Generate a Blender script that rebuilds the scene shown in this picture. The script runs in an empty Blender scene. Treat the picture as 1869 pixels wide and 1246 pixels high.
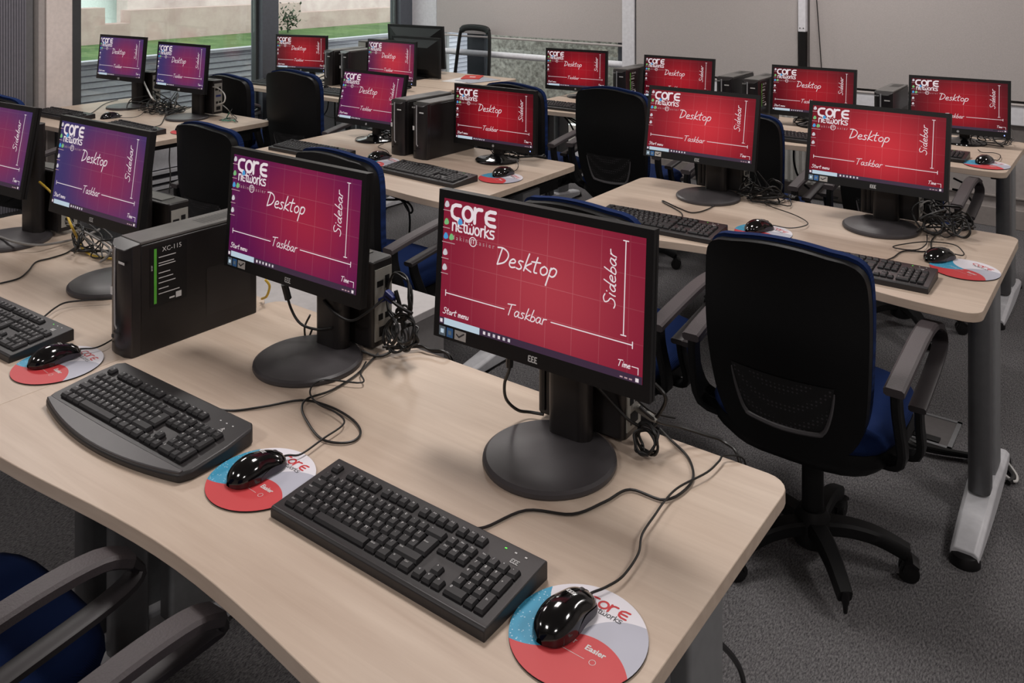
import bpy, bmesh, math, random
from mathutils import Vector, Matrix
random.seed(7)
SC = bpy.context.scene
COL = SC.collection
PI = math.pi
R = math.radians

# ------------------------------------------------------------------ camera
# room frame: +x runs along the desk rows, +y towards the back windows, desk tops at 0.72
F_PX, HOR, CXP, CAMZ, YAW = 1588.8, -66.5, 934.5, 1.65, R(36.5)
cam_d = bpy.data.cameras.new('camera'); cam = bpy.data.objects.new('camera', cam_d); COL.objects.link(cam)
cam.location = (0, 0, CAMZ); cam.rotation_euler = (PI/2, 0, YAW)
cam_d.sensor_width = 36; cam_d.lens = F_PX/1869*36
cam_d.shift_y = -(623-HOR)/1869; cam_d.shift_x = 0
cam_d.clip_start = .05; cam_d.clip_end = 200
SC.camera = cam

# ------------------------------------------------------------------ view, world, lights
SC.view_settings.view_transform = 'Standard'; SC.view_settings.look = 'None'
SC.view_settings.exposure = 0.0; SC.view_settings.gamma = 1.0; SC.view_settings.use_curve_mapping = False
SC.cycles.use_denoising = True
SC.cycles.max_bounces = 8; SC.cycles.diffuse_bounces = 3; SC.cycles.glossy_bounces = 4; SC.cycles.transparent_max_bounces = 16
SC.cycles.caustics_reflective = False; SC.cycles.caustics_refractive = False
SC.cycles.sample_clamp_indirect = 4
W = bpy.data.worlds.new('overcast_sky'); SC.world = W; W.use_nodes = True
bg = W.node_tree.nodes['Background']; bg.inputs[0].default_value = (.90, .91, .92, 1); bg.inputs[1].default_value = 2.4
LIGHT_XY = [(a, b) for a in (-4.4, -1.5, 1.4) for b in (-1.2, 1.9, 5.0)]

# ------------------------------------------------------------------ helpers
def s2l(c):
    return tuple(((v/255)/12.92 if v/255 <= .04045 else ((v/255+.055)/1.055)**2.4) for v in c)
def at(u, v, z=.722):
    """point of the plane at height z that the photo shows at pixel u, v"""
    Y = F_PX*(CAMZ-z)/(v-HOR); X = (u-CXP)*Y/F_PX
    return Vector((X*math.cos(YAW)-Y*math.sin(YAW), X*math.sin(YAW)+Y*math.cos(YAW), z))
def ats(pts, z=.722):
    return [at(p[0], p[1], p[2] if len(p) > 2 else z) for p in pts]
def smooth(pts, n=5, closed=False):
    pts = [Vector(p) for p in pts]; N = len(pts)
    if N < 3: return pts
    out = []
    for i in range(N if closed else N-1):
        if closed: p0, p1, p2, p3 = pts[(i-1) % N], pts[i], pts[(i+1) % N], pts[(i+2) % N]
        else: p0, p1, p2, p3 = pts[max(i-1, 0)], pts[i], pts[i+1], pts[min(i+2, N-1)]
        for k in range(n):
            t = k/n
            out.append(.5*((2*p1)+(p2-p0)*t+(2*p0-5*p1+4*p2-p3)*t*t+(3*p1-p0-3*p2+p3)*t**3))
    if not closed: out.append(pts[-1])
    return out

class MB:
    def __init__(s): s.v = []; s.f = []; s.m = []
    def add(s, vs, fs, m=0):
        o = len(s.v); s.v += [tuple(v) for v in vs]
        for f in fs: s.f.append(tuple(i+o for i in f)); s.m.append(m)
        return s
    def box(s, c, d, m=0, M=None, taper=None):
        hx, hy, hz = d[0]/2, d[1]/2, d[2]/2; vs = []
        for z in (-1, 1):
            k = 1 if (z < 0 or not taper) else taper
            for x, y in ((-1, -1), (1, -1), (1, 1), (-1, 1)): vs.append(Vector((x*hx*k, y*hy*k, z*hz)))
        if M: vs = [M @ v for v in vs]
        vs = [v+Vector(c) for v in vs]
        return s.add(vs, [(3, 2, 1, 0), (4, 5, 6, 7), (0, 1, 5, 4), (1, 2, 6, 5), (2, 3, 7, 6), (3, 0, 4, 7)], m)
    def prism(s, poly, z0, z1, m=0, fn=None):
        """poly: 2D points ccw; z0/z1 numbers or functions; fn maps (x, y, z) to a point"""
        n = len(poly); g = lambda z, p: z(p[0], p[1]) if callable(z) else z
        vs = [(p[0], p[1], g(z0, p)) for p in poly]+[(p[0], p[1], g(z1, p)) for p in poly]
        if fn: vs = [fn(*v) for v in vs]
        fs = [tuple(range(n-1, -1, -1)), tuple(range(n, 2*n))]+[(i, (i+1) % n, n+(i+1) % n, n+i) for i in range(n)]
        return s.add(vs, fs, m)
    def tube(s, pts, r, n=7, m=0, closed=False):
        pts = [Vector(p) for p in pts]; N = len(pts); vs = []; up = None
        for i, p in enumerate(pts):
            if closed: t = pts[(i+1) % N]-pts[i-1]
            else: t = pts[min(i+1, N-1)]-pts[max(i-1, 0)]
            t = t.normalized() if t.length > 1e-9 else Vector((0, 0, 1))
            if up is None:
                up = Vector((0, 0, 1)) if abs(t.z) < .9 else Vector((1, 0, 0))
            e1 = up-t*up.dot(t)
            if e1.length < 1e-5: e1 = t.orthogonal()
            e1.normalize(); up = e1; e2 = t.cross(e1)
            rr = r[i] if isinstance(r, (list, tuple)) else r
            for k in range(n): vs.append(p+e1*rr*math.cos(2*PI*k/n)+e2*rr*math.sin(2*PI*k/n))
        fs = []
        for i in range(N if closed else N-1):
            j = (i+1) % N
            for k in range(n): fs.append((i*n+k, i*n+(k+1) % n, j*n+(k+1) % n, j*n+k))
        if not closed: fs += [tuple(range(n-1, -1, -1)), tuple(range((N-1)*n, N*n))]
        return s.add(vs, fs, m)
    def lathe(s, prof, n=32, c=(0, 0, 0), m=0, M=None):
        vs = []; c = Vector(c)
        for r, z in prof:
            for k in range(n):
                v = Vector((r*math.cos(2*PI*k/n), r*math.sin(2*PI*k/n), z)); vs.append((M @ v if M else v)+c)
        fs = []
        for i in range(len(prof)-1):
            for k in range(n): fs.append((i*n+k, i*n+(k+1) % n, (i+1)*n+(k+1) % n, (i+1)*n+k))
        fs += [tuple(range(n-1, -1, -1)), tuple(range((len(prof)-1)*n, len(prof)*n))]
        return s.add(vs, fs, m)
    def grid(s, fn, nu, nv, m=0, flip=False):
        vs = [fn(i/(nu-1), j/(nv-1)) for j in range(nv) for i in range(nu)]
        fs = [((j*nu+i), (j*nu+i+1), ((j+1)*nu+i+1), ((j+1)*nu+i)) for j in range(nv-1) for i in range(nu-1)]
        if flip: fs = [f[::-1] for f in fs]
        return s.add(vs, fs, m)
    def strap(s, pts, w, th, m=0, side=None):
        """a flat bar of width w and thickness th along pts; side = direction of the width"""
        pts = [Vector(p) for p in pts]; N = len(pts); vs = []
        for i, p in enumerate(pts):
            t = (pts[min(i+1, N-1)]-pts[max(i-1, 0)]).normalized()
            sd = Vector(side) if side else Vector((1, 0, 0)); sd = (sd-t*sd.dot(t)).normalized(); nn = sd.cross(t)
            ww = w[i] if isinstance(w, (list, tuple)) else w
            for a, b in ((-1, -.6), (-.75, -1), (.75, -1), (1, -.6), (1, .6), (.75, 1), (-.75, 1), (-1, .6)): vs.append(p+sd*ww/2*a+nn*th/2*b)
        fs = [(i*8+k, i*8+(k+1) % 8, (i+1)*8+(k+1) % 8, (i+1)*8+k) for i in range(N-1) for k in range(8)]
        fs += [tuple(range(7, -1, -1)), tuple(range((N-1)*8, N*8))]
        return s.add(vs, fs, m)
    def ribbon(s, pts, w, m=0, fn=None, closed=False, nd=8):
        """flat stroke of width w in 2D with round joints, mapped by fn(x, y)"""
        pts = [Vector((p[0], p[1])) for p in pts]; N = len(pts)
        fn = fn or (lambda x, y: (x, y, 0))
        for i in range(N if closed else N-1):
            a, b = pts[i], pts[(i+1) % N]; d = b-a
            if d.length < 1e-9: continue
            d.normalize(); q = Vector((-d.y, d.x))*w/2
            s.add([fn(*(a-q)), fn(*(b-q)), fn(*(b+q)), fn(*(a+q))], [(0, 1, 2, 3)], m)
        for p in pts:
            s.add([fn(p.x+w/2*math.cos(2*PI*k/nd), p.y+w/2*math.sin(2*PI*k/nd)) for k in range(nd)], [tuple(range(nd))], m)
        return s
    def rect(s, x0, y0, x1, y1, m=0, fn=None):
        fn = fn or (lambda x, y: (x, y, 0))
        return s.add([fn(x0, y0), fn(x1, y0), fn(x1, y1), fn(x0, y1)], [(0, 1, 2, 3)], m)
    def mesh(s, name, mats, sm=True, ang=35):
        me = bpy.data.meshes.new(name); me.from_pydata(s.v, [], s.f)
        for mm in (mats if isinstance(mats, (list, tuple)) else [mats]): me.materials.append(mm)
        for p, i in zip(me.polygons, s.m): p.material_index = i; p.use_smooth = sm
        me.update()
        if sm: me.set_sharp_from_angle(angle=R(ang))
        return me
    def build(s, name, mats, parent=None, sm=True, bevel=None, sub=0, ang=35, loc=None, rot=None):
        o = bpy.data.objects.new(name, s.mesh(name, mats, sm, ang)); COL.objects.link(o)
        if parent: o.parent = parent
        if bevel:
            b = o.modifiers.new('bevel', 'BEVEL'); b.width = bevel; b.segments = 2; b.limit_method = 'ANGLE'; b.angle_limit = R(40); b.harden_normals = False
        if sub:
            b = o.modifiers.new('sub', 'SUBSURF'); b.levels = sub; b.render_levels = sub
        if loc: o.location = loc
        if rot: o.rotation_euler = rot
        return o

def empty(name, loc=(0, 0, 0), rz=0):
    o = bpy.data.objects.new(name, None); COL.objects.link(o); o.location = loc; o.rotation_euler = (0, 0, rz); o.empty_display_size = .05
    return o
def tag(o, label, cat, group=None, kind=None):
    o['label'] = label; o['category'] = cat
    if group: o['group'] = group
    if kind: o['kind'] = kind
    return o
KIDS = {}
def copy_tree(o, parent=None):
    c = o.copy(); COL.objects.link(c)
    if parent: c.parent = parent
    for ch in [k for k in list(o.children)]: copy_tree(ch, c)
    return c
def put(o, loc, rz=0):
    o.location = loc; o.rotation_euler = (0, 0, rz); return o
def to_local(root, p):
    d = Vector(p)-Vector(root.location); return Matrix.Rotation(-root.rotation_euler.z, 3, 'Z') @ d
def struct(o): o['kind'] = 'structure'; return o
def rrect(x0, y0, x1, y1, r, n=5):
    out = []
    for cx, cy, a0 in ((x1-r, y0+r, -90), (x1-r, y1-r, 0), (x0+r, y1-r, 90), (x0+r, y0+r, 180)):
        for k in range(n+1):
            a = R(a0+90*k/n); out.append((cx+r*math.cos(a), cy+r*math.sin(a)))
    return out

# ------------------------------------------------------------------ materials
def nodes(name):
    m = bpy.data.materials.new(name); m.use_nodes = True; nt = m.node_tree
    return m, nt, nt.nodes['Principled BSDF']
def mat(name, rgb, rough=.5, metal=0, spec=.5, var=.06, scale=40, bump=0, coat=0):
    """plain surface with slight procedural variation"""
    m, nt, b = nodes(name); c = s2l(rgb)
    tc = nt.nodes.new('ShaderNodeTexCoord'); nz = nt.nodes.new('ShaderNodeTexNoise'); nz.inputs['Scale'].default_value = scale; nz.inputs['Detail'].default_value = 3
    nt.links.new(tc.outputs['Object'], nz.inputs['Vector'])
    rp = nt.nodes.new('ShaderNodeValToRGB'); rp.color_ramp.elements[0].position = .3; rp.color_ramp.elements[1].position = .7
    rp.color_ramp.elements[0].color = tuple(v*(1-var) for v in c)+(1,); rp.color_ramp.elements[1].color = tuple(min(1, v*(1+var)) for v in c)+(1,)
    nt.links.new(nz.outputs['Fac'], rp.inputs['Fac']); nt.links.new(rp.outputs['Color'], b.inputs['Base Color'])
    b.inputs['Roughness'].default_value = rough; b.inputs['Metallic'].default_value = metal; b.inputs['Specular IOR Level'].default_value = spec
    if coat: b.inputs['Coat Weight'].default_value = coat
    if bump:
        bp = nt.nodes.new('ShaderNodeBump'); bp.inputs['Strength'].default_value = bump; bp.inputs['Distance'].default_value = .002
        nt.links.new(nz.outputs['Fac'], bp.inputs['Height']); nt.links.new(bp.outputs['Normal'], b.inputs['Normal'])
    return m
def emit(name, rgb, st=1.0):
    m, nt, b = nodes(name); c = s2l(rgb)
    b.inputs['Base Color'].default_value = (.01, .01, .01, 1); b.inputs['Roughness'].default_value = .4
    b.inputs['Emission Color'].default_value = c+(1,); b.inputs['Emission Strength'].default_value = st
    return m
def wood_mat():
    m, nt, b = nodes('maple_laminate'); L = nt.links.new
    tc = nt.nodes.new('ShaderNodeTexCoord'); mp = nt.nodes.new('ShaderNodeMapping'); mp.inputs['Scale'].default_value = (2.2, 34, 34)
    L(tc.outputs['Object'], mp.inputs['Vector'])
    n1 = nt.nodes.new('ShaderNodeTexNoise'); n1.inputs['Scale'].default_value = 1; n1.inputs['Detail'].default_value = 5; n1.inputs['Roughness'].default_value = .6; n1.inputs['Distortion'].default_value = .4
    L(mp.outputs['Vector'], n1.inputs['Vector'])
    rp = nt.nodes.new('ShaderNodeValToRGB'); e = rp.color_ramp.elements
    e[0].position = .30; e[0].color = s2l((186, 166, 149))+(1,); e[1].position = .72; e[1].color = s2l((203, 185, 168))+(1,)
    L(n1.outputs['Fac'], rp.inputs['Fac'])
    n2 = nt.nodes.new('ShaderNodeTexNoise'); n2.inputs['Scale'].default_value = 3.0; n2.inputs['Detail'].default_value = 2; L(tc.outputs['Object'], n2.inputs['Vector'])
    mx = nt.nodes.new('ShaderNodeMixRGB'); mx.blend_type = 'MULTIPLY'; mx.inputs[0].default_value = .35
    r2 = nt.nodes.new('ShaderNodeValToRGB'); r2.color_ramp.elements[0].color = (.80, .80, .82, 1); r2.color_ramp.elements[1].color = (1, .99, .97, 1)
    L(n2.outputs['Fac'], r2.inputs['Fac']); L(rp.outputs['Color'], mx.inputs[1]); L(r2.outputs['Color'], mx.inputs[2]); L(mx.outputs['Color'], b.inputs['Base Color'])
    b.inputs['Roughness'].default_value = .42; b.inputs['Specular IOR Level'].default_value = .4
    return m
def carpet_mat():
    m, nt, b = nodes('grey_carpet'); L = nt.links.new
    tc = nt.nodes.new('ShaderNodeTexCoord')
    n1 = nt.nodes.new('ShaderNodeTexNoise'); n1.inputs['Scale'].default_value = 260; n1.inputs['Detail'].default_value = 4; n1.inputs['Roughness'].default_value = .75
    n2 = nt.nodes.new('ShaderNodeTexNoise'); n2.inputs['Scale'].default_value = 5; n2.inputs['Detail'].default_value = 3
    mp = nt.nodes.new('ShaderNodeMapping'); mp.inputs['Rotation'].default_value = (0, 0, .6); mp.inputs['Scale'].default_value = (1, .35, 1)
    L(tc.outputs['Object'], mp.inputs['Vector']); L(mp.outputs['Vector'], n1.inputs['Vector']); L(tc.outputs['Object'], n2.inputs['Vector'])
    rp = nt.nodes.new('ShaderNodeValToRGB'); e = rp.color_ramp.elements
    e[0].position = .34; e[0].color = s2l((60, 59, 62))+(1,); e[1].position = .66; e[1].color = s2l((140, 138, 139))+(1,)
    L(n1.outputs['Fac'], rp.inputs['Fac'])
    mx = nt.nodes.new('ShaderNodeMixRGB'); mx.blend_type = 'MULTIPLY'; mx.inputs[0].default_value = .5; L(rp.outputs['Color'], mx.inputs[1])
    r2 = nt.nodes.new('ShaderNodeValToRGB'); r2.color_ramp.elements[0].color = (.7, .72, .72, 1); r2.color_ramp.elements[1].color = (1, .96, .96, 1); L(n2.outputs['Fac'], r2.inputs['Fac']); L(r2.outputs['Color'], mx.inputs[2])
    L(mx.outputs['Color'], b.inputs['Base Color']); b.inputs['Roughness'].default_value = .95; b.inputs['Specular IOR Level'].default_value = .1
    bp = nt.nodes.new('ShaderNodeBump'); bp.inputs['Strength'].default_value = .7; bp.inputs['Distance'].default_value = .006; L(n1.outputs['Fac'], bp.inputs['Height']); L(bp.outputs['Normal'], b.inputs['Normal'])
    return m
def wallpaper(name, mid, edge, k=1.0, cx=.02, cy=.0):
    """glowing screen picture: soft radial fade and a faint square grid"""
    m, nt, b = nodes(name); L = nt.links.new
    tc = nt.nodes.new('ShaderNodeTexCoord'); sp = nt.nodes.new('ShaderNodeSeparateXYZ'); L(tc.outputs['Object'], sp.inputs[0])
    def mth(op, a, bb=None):
        n = nt.nodes.new('ShaderNodeMath'); n.operation = op
        for i, q in enumerate((a, bb)):
            if q is None: continue
            if isinstance(q, (int, float)): n.inputs[i].default_value = q
            else: L(q, n.inputs[i])
        return n.outputs[0]
    dx = mth('DIVIDE', mth('SUBTRACT', sp.outputs['X'], cx), .27); dz = mth('DIVIDE', mth('SUBTRACT', sp.outputs['Z'], cy), .21)
    r = mth('SQRT', mth('ADD', mth('MULTIPLY', dx, dx), mth('MULTIPLY', dz, dz)))
    rp = nt.nodes.new('ShaderNodeValToRGB'); e = rp.color_ramp.elements; rp.color_ramp.interpolation = 'EASE'
    e[0].position = 0; e[0].color = s2l(mid)+(1,); e[1].position = 1.0; e[1].color = s2l(edge)+(1,); L(r, rp.inputs['Fac'])
    gx = mth('LESS_THAN', mth('FRACT', mth('MULTIPLY', mth('ADD', sp.outputs['X'], 3.0), 1/.056)), .02)
    gz = mth('LESS_THAN', mth('FRACT', mth('MULTIPLY', mth('ADD', sp.outputs['Z'], 3.02), 1/.056)), .02)
    g = mth('MULTIPLY', mth('MAXIMUM', gx, gz), mth('MAXIMUM', mth('SUBTRACT', .085, mth('MULTIPLY', r, .07)), 0.0))
    mx = nt.nodes.new('ShaderNodeMixRGB'); mx.blend_type = 'ADD'; L(g, mx.inputs[0]); L(rp.outputs['Color'], mx.inputs[1]); mx.inputs[2].default_value = (1, .75, .75, 1)
    b.inputs['Base Color'].default_value = (.004, .004, .004, 1); b.inputs['Roughness'].default_value = .38; b.inputs['Specular IOR Level'].default_value = .3
    L(mx.outputs['Color'], b.inputs['Emission Color']); b.inputs['Emission Strength'].default_value = k
    return m
def pad_mat():
    m, nt, b = nodes('mouse_mat_print'); L = nt.links.new
    tc = nt.nodes.new('ShaderNodeTexCoord'); sp = nt.nodes.new('ShaderNodeSeparateXYZ'); L(tc.outputs['Object'], sp.inputs[0])
    def mth(op, a, bb=None):
        n = nt.nodes.new('ShaderNodeMath'); n.operation = op
        for i, q in enumerate((a, bb)):
            if q is None: continue
            if isinstance(q, (int, float)): n.inputs[i].default_value = q
            else: L(q, n.inputs[i])
        return n.outputs[0]
    r = mth('SQRT', mth('ADD', mth('MULTIPLY', sp.outputs['X'], sp.outputs['X']), mth('MULTIPLY', sp.outputs['Y'], sp.outputs['Y'])))
    ang = mth('ARCTAN2', sp.outputs['Y'], sp.outputs['X'])
    fr = mth('FRACT', mth('ADD', mth('ADD', mth('DIVIDE', ang, 2*PI), 1.0), mth('MULTIPLY', mth('SUBTRACT', r, .097), 1.2)))
    rp = nt.nodes.new('ShaderNodeValToRGB'); rp.color_ramp.interpolation = 'CONSTANT'; e = rp.color_ramp.elements
    white, grey, red, blue = (222, 219, 226), (176, 177, 190), (196, 62, 66), (58, 150, 186)
    e[0].position = 0; e[0].color = s2l(grey)+(1,); e[1].position = .11; e[1].color = s2l(white)+(1,)
    for p, c in ((.40, blue), (.61, red), (.953, grey)):
        q = e.new(p); q.color = s2l(c)+(1,)
    L(fr, rp.inputs['Fac'])
    vo = nt.nodes.new('ShaderNodeTexVoronoi'); vo.inputs['Scale'].default_value = 190; L(tc.outputs['Object'], vo.inputs['Vector'])
    inb = mth('MULTIPLY', mth('GREATER_THAN', fr, .40), mth('LESS_THAN', fr, .61))
    sc = mth('MULTIPLY', inb, mth('MULTIPLY', mth('LESS_THAN', vo.outputs['Distance'], .22), .6))
    mx = nt.nodes.new('ShaderNodeMixRGB'); L(sc, mx.inputs[0]); L(rp.outputs['Color'], mx.inputs[1]); mx.inputs[2].default_value = s2l((205, 228, 238))+(1,)
    L(mx.outputs['Color'], b.inputs['Base Color']); b.inputs['Roughness'].default_value = .5
    return m
def fabric_mat(name, rgb):
    m, nt, b = nodes(name); L = nt.links.new; c = s2l(rgb)
    tc = nt.nodes.new('ShaderNodeTexCoord'); w = nt.nodes.new('ShaderNodeTexWave'); w.inputs['Scale'].default_value = 190; w.inputs['Distortion'].default_value = 1.5; L(tc.outputs['Object'], w.inputs['Vector'])
    rp = nt.nodes.new('ShaderNodeValToRGB'); rp.color_ramp.elements[0].color = tuple(v*.7 for v in c)+(1,); rp.color_ramp.elements[1].color = tuple(v*1.25 for v in c)+(1,)
    L(w.outputs['Fac'], rp.inputs['Fac']); L(rp.outputs['Color'], b.inputs['Base Color']); b.inputs['Roughness'].default_value = .9; b.inputs['Specular IOR Level'].default_value = .15
    bp = nt.nodes.new('ShaderNodeBump'); bp.inputs['Strength'].default_value = .25; bp.inputs['Distance'].default_value = .001; L(w.outputs['Fac'], bp.inputs['Height']); L(bp.outputs['Normal'], b.inputs['Normal'])
    return m
def dots_mat(name, base, dot, scale):
    m, nt, b = nodes(name); L = nt.links.new
    tc = nt.nodes.new('ShaderNodeTexCoord'); vo = nt.nodes.new('ShaderNodeTexVoronoi'); vo.inputs['Scale'].default_value = scale; vo.inputs['Randomness'].default_value = 0
    L(tc.outputs['Object'], vo.inputs['Vector'])
    rp = nt.nodes.new('ShaderNodeValToRGB'); rp.color_ramp.interpolation = 'CONSTANT'; e = rp.color_ramp.elements
    e[0].position = 0; e[0].color = s2l(dot)+(1,); e[1].position = .26; e[1].color = s2l(base)+(1,)
    L(vo.outputs['Distance'], rp.inputs['Fac']); L(rp.outputs['Color'], b.inputs['Base Color']); b.inputs['Roughness'].default_value = .5
    return m
def glass_mat(name='window_glass', tint=(.93, .97, .95), gl=.06):
    m = bpy.data.materials.new(name); m.use_nodes = True; nt = m.node_tree; nt.nodes.clear(); L = nt.links.new
    o = nt.nodes.new('ShaderNodeOutputMaterial'); mx = nt.nodes.new('ShaderNodeMixShader'); t = nt.nodes.new('ShaderNodeBsdfTransparent'); g = nt.nodes.new('ShaderNodeBsdfGlossy')
    lw = nt.nodes.new('ShaderNodeLayerWeight'); lw.inputs[0].default_value = .5
    pw = nt.nodes.new('ShaderNodeMath'); pw.operation = 'POWER'; pw.inputs[1].default_value = 4.0; fr = nt.nodes.new('ShaderNodeMath'); fr.operation = 'MULTIPLY_ADD'; fr.inputs[1].default_value = .6; fr.inputs[2].default_value = gl
    L(lw.outputs['Facing'], pw.inputs[0]); L(pw.outputs[0], fr.inputs[0])
    t.inputs[0].default_value = tint+(1,); g.inputs[0].default_value = (.9, .95, .95, 1); g.inputs['Roughness'].default_value = .02
    L(fr.outputs[0], mx.inputs[0]); L(t.outputs[0], mx.inputs[1]); L(g.outputs[0], mx.inputs[2]); L(mx.outputs[0], o.inputs[0])
    return m
def mottled(name, c1, c2, scale, rough=.9, bump=.3):
    m, nt, b = nodes(name); L = nt.links.new
    tc = nt.nodes.new('ShaderNodeTexCoord'); n = nt.nodes.new('ShaderNodeTexNoise'); n.inputs['Scale'].default_value = scale; n.inputs['Detail'].default_value = 6; n.inputs['Roughness'].default_value = .65
    L(tc.outputs['Object'], n.inputs['Vector']); rp = nt.nodes.new('ShaderNodeValToRGB'); e = rp.color_ramp.elements
    e[0].position = .35; e[0].color = s2l(c1)+(1,); e[1].position = .68; e[1].color = s2l(c2)+(1,)
    L(n.outputs['Fac'], rp.inputs['Fac']); L(rp.outputs['Color'], b.inputs['Base Color']); b.inputs['Roughness'].default_value = rough; b.inputs['Specular IOR Level'].default_value = .2
    bp = nt.nodes.new('ShaderNodeBump'); bp.inputs['Strength'].default_value = bump; bp.inputs['Distance'].default_value = .02; L(n.outputs['Fac'], bp.inputs['Height']); L(bp.outputs['Normal'], b.inputs['Normal'])
    return m

WOOD = wood_mat(); CARPET = carpet_mat(); PADM = pad_mat(); GLASS = glass_mat()
BLK = mat('black_plastic', (17, 16, 17), .42, spec=.35)
BLKM = mat('matt_black_plastic', (13, 13, 14), .55, spec=.3, bump=.1, scale=300)
BLKG = mat('gloss_black_plastic', (8, 8, 9), .12, spec=.6, coat=.4)
DISC = mat('satin_dark_plastic', (62, 59, 61), .40, spec=.4)
KEYC = mat('key_cap_plastic', (30, 29, 31), .5, spec=.35)
KBODY = mat('keyboard_case_plastic', (38, 36, 37), .42, spec=.4)
KWHT = mat('white_print', (205, 205, 205), .6)
CABLE = mat('black_cable', (14, 13, 13), .45)
CABLEG = mat('grey_cable', (120, 118, 116), .5)
CABLEW = mat('white_cable', (205, 203, 200), .5)
CABLEY = mat('yellow_cable', (206, 172, 62), .5)
VGAB = mat('blue_plug', (30, 42, 104), .45)
CHB = mat('chair_shell_plastic', (8, 8, 9), .5, spec=.25)
ARM = mat('armrest_rubber', (72, 66, 68), .5, spec=.4, bump=.25, scale=260)
BLUE = fabric_mat('navy_fabric', (20, 38, 80))
RIM = mat('grey_trim', (78, 76, 78), .45)
GRILLE = dots_mat('perforated_plastic', (9, 9, 10), (62, 58, 62), 90)
LEGD = mat('shaded_silver_metal', (96, 96, 98), .38, metal=.5)  # silver leg post, its shade and dark reflections put into the colour
LEGL = mat('silver_paint', (128, 129, 131), .45, metal=.25)
FOOT = mat('pale_grey_paint', (204, 204, 208), .45)
STEEL = mat('bright_steel', (150, 150, 150), .35, metal=.8)
TOWER = mat('tower_case_black', (27, 24, 24), .38, spec=.4)
TOWTOP = mat('tower_lid_grey', (96, 94, 92), .45, spec=.4)
TOWF = mat('tower_front_gloss', (30, 27, 28), .3, spec=.5)
SILV = mat('silver_strip', (175, 175, 178), .35, metal=.4)
GRN = mat('green_print', (84, 170, 52), .6)
PERF = dots_mat('perforated_case', (24, 20, 20), (8, 7, 7), 160)
PORT = mat('grey_port_panel', (150, 148, 142), .5, metal=.3)
WHITE = mat('white_paint', (220, 219, 224), .55)
CREAM = mat('cream_paint', (226, 215, 209), .6)
WALLG = mat('grey_wall_paint', (168, 161, 158), .75)
BLIND = mat('grey_blind_fabric', (178, 171, 169), .85, bump=.1, scale=220)
MULL = mat('dark_mullion', (62, 64, 66), .5)
MULL2 = mat('slate_mullion', (84, 88, 96), .5)
CEIL = mat('ceiling_tile', (205, 203, 200), .9)
TAMB = mat('grey_tambour', (124, 122, 130), .55)
PEDS = mat('light_grey_laminate', (178, 174, 174), .5)
PEDE = mat('mid_grey_edge', (128, 125, 125), .55)
LOUV = mat('blue_grey_louvre', (196, 196, 208), .6)
CONC = mottled('pink_concrete', (172, 156, 151), (198, 185, 179), 2.2, bump=.1)
CONC2 = mottled('weathered_concrete', (190, 164, 159), (208, 187, 180), 3.5, bump=.1)
GRASS = mottled('lawn', (74, 100, 62), (110, 134, 86), 2.5, bump=.2)
STONE = mottled('pebble_dash', (130, 126, 120), (212, 208, 200), 22, bump=.6)
LEAF_REFL = mottled('reflection_leaf', (28, 46, 34), (78, 100, 74), 14)
PALE = mat('pale_glass_cladding', (205, 220, 214), .4)
PAPER = mat('white_paper', (212, 210, 210), .7)
REDP = mat('red_booklet_cover', (196, 64, 58), .5)
GREYP = mat('pale_grey_folder', (168, 172, 182), .4)
MESHF = glass_mat('chair_net', (.62, .62, .64), 0)
TXT = emit('screen_white', (235, 222, 226), .85)
TXT2 = emit('screen_pale', (225, 185, 190), .55)
TBAR = emit('screen_taskbar', (58, 38, 62), .8)
SBOX = emit('screen_search_box', (190, 208, 222), .85)
IBLU = emit('icon_blue', (70, 150, 205), .9); IGRN = emit('icon_green', (120, 185, 120), .85); IYEL = emit('icon_yellow', (230, 200, 120), .85); IWHT = emit('icon_white', (222, 215, 222), .7); IRED = emit('icon_red', (215, 90, 80), .85)
LEDB = emit('blue_led', (150, 170, 255), 2.0); LEDG = emit('green_led', (90, 230, 70), 1.2)
STK1 = mat('grey_sticker', (120, 140, 156), .4); STK2 = mat('blue_sticker', (58, 110, 170), .4); STK3 = mat('silver_sticker', (176, 172, 168), .35)
SCR_RED = wallpaper('screen_picture_red', (172, 18, 35), (80, 0, 18), .80); SCR_BRI = wallpaper('screen_picture_bright_red', (204, 44, 56), (116, 0, 26), .88)
SCR_NEAR = wallpaper('screen_picture_rose', (172, 58, 70), (128, 24, 50), .9)
SCR_MIX = wallpaper('screen_off_angle_magenta', (160, 34, 62), (88, 14, 74), .86, .05, .01)  # magenta, purple and crimson: panel's side-view tint put into the picture colour
SCR_PUR = wallpaper('screen_off_angle_purple', (140, 40, 82), (60, 50, 106), .82, .06, .0)
SCR_MID = wallpaper('screen_off_angle_crimson', (190, 36, 56), (80, 18, 66), .86, .03, .0)
LAMP = emit('lamp_diffuser', (255, 249, 245), 31.0)

# ------------------------------------------------------------------ the room
XL, YB, ZC = -5.80, 6.22, 2.80
def bx(name, x0, x1, y0, y1, z0, z1, m, parent=None, bevel=None, ):
    return MB().box(((x0+x1)/2, (y0+y1)/2, (z0+z1)/2), (x1-x0, y1-y0, z1-z0)).build(name, m, parent, sm=False, bevel=bevel)
struct(bx('floor', -6.3, 3.2, -3.4, 6.4, -.1, 0, CARPET))
struct(bx('ceiling', -6.3, 3.2, -3.4, 6.4, ZC, ZC+.1, CEIL))
struct(bx('wall_right', 3.2, 3.3, -3.4, 6.4, 0, ZC, WALLG))
struct(bx('wall_front', -6.3, 3.2, -3.5, -3.4, 0, ZC, WALLG))
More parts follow.
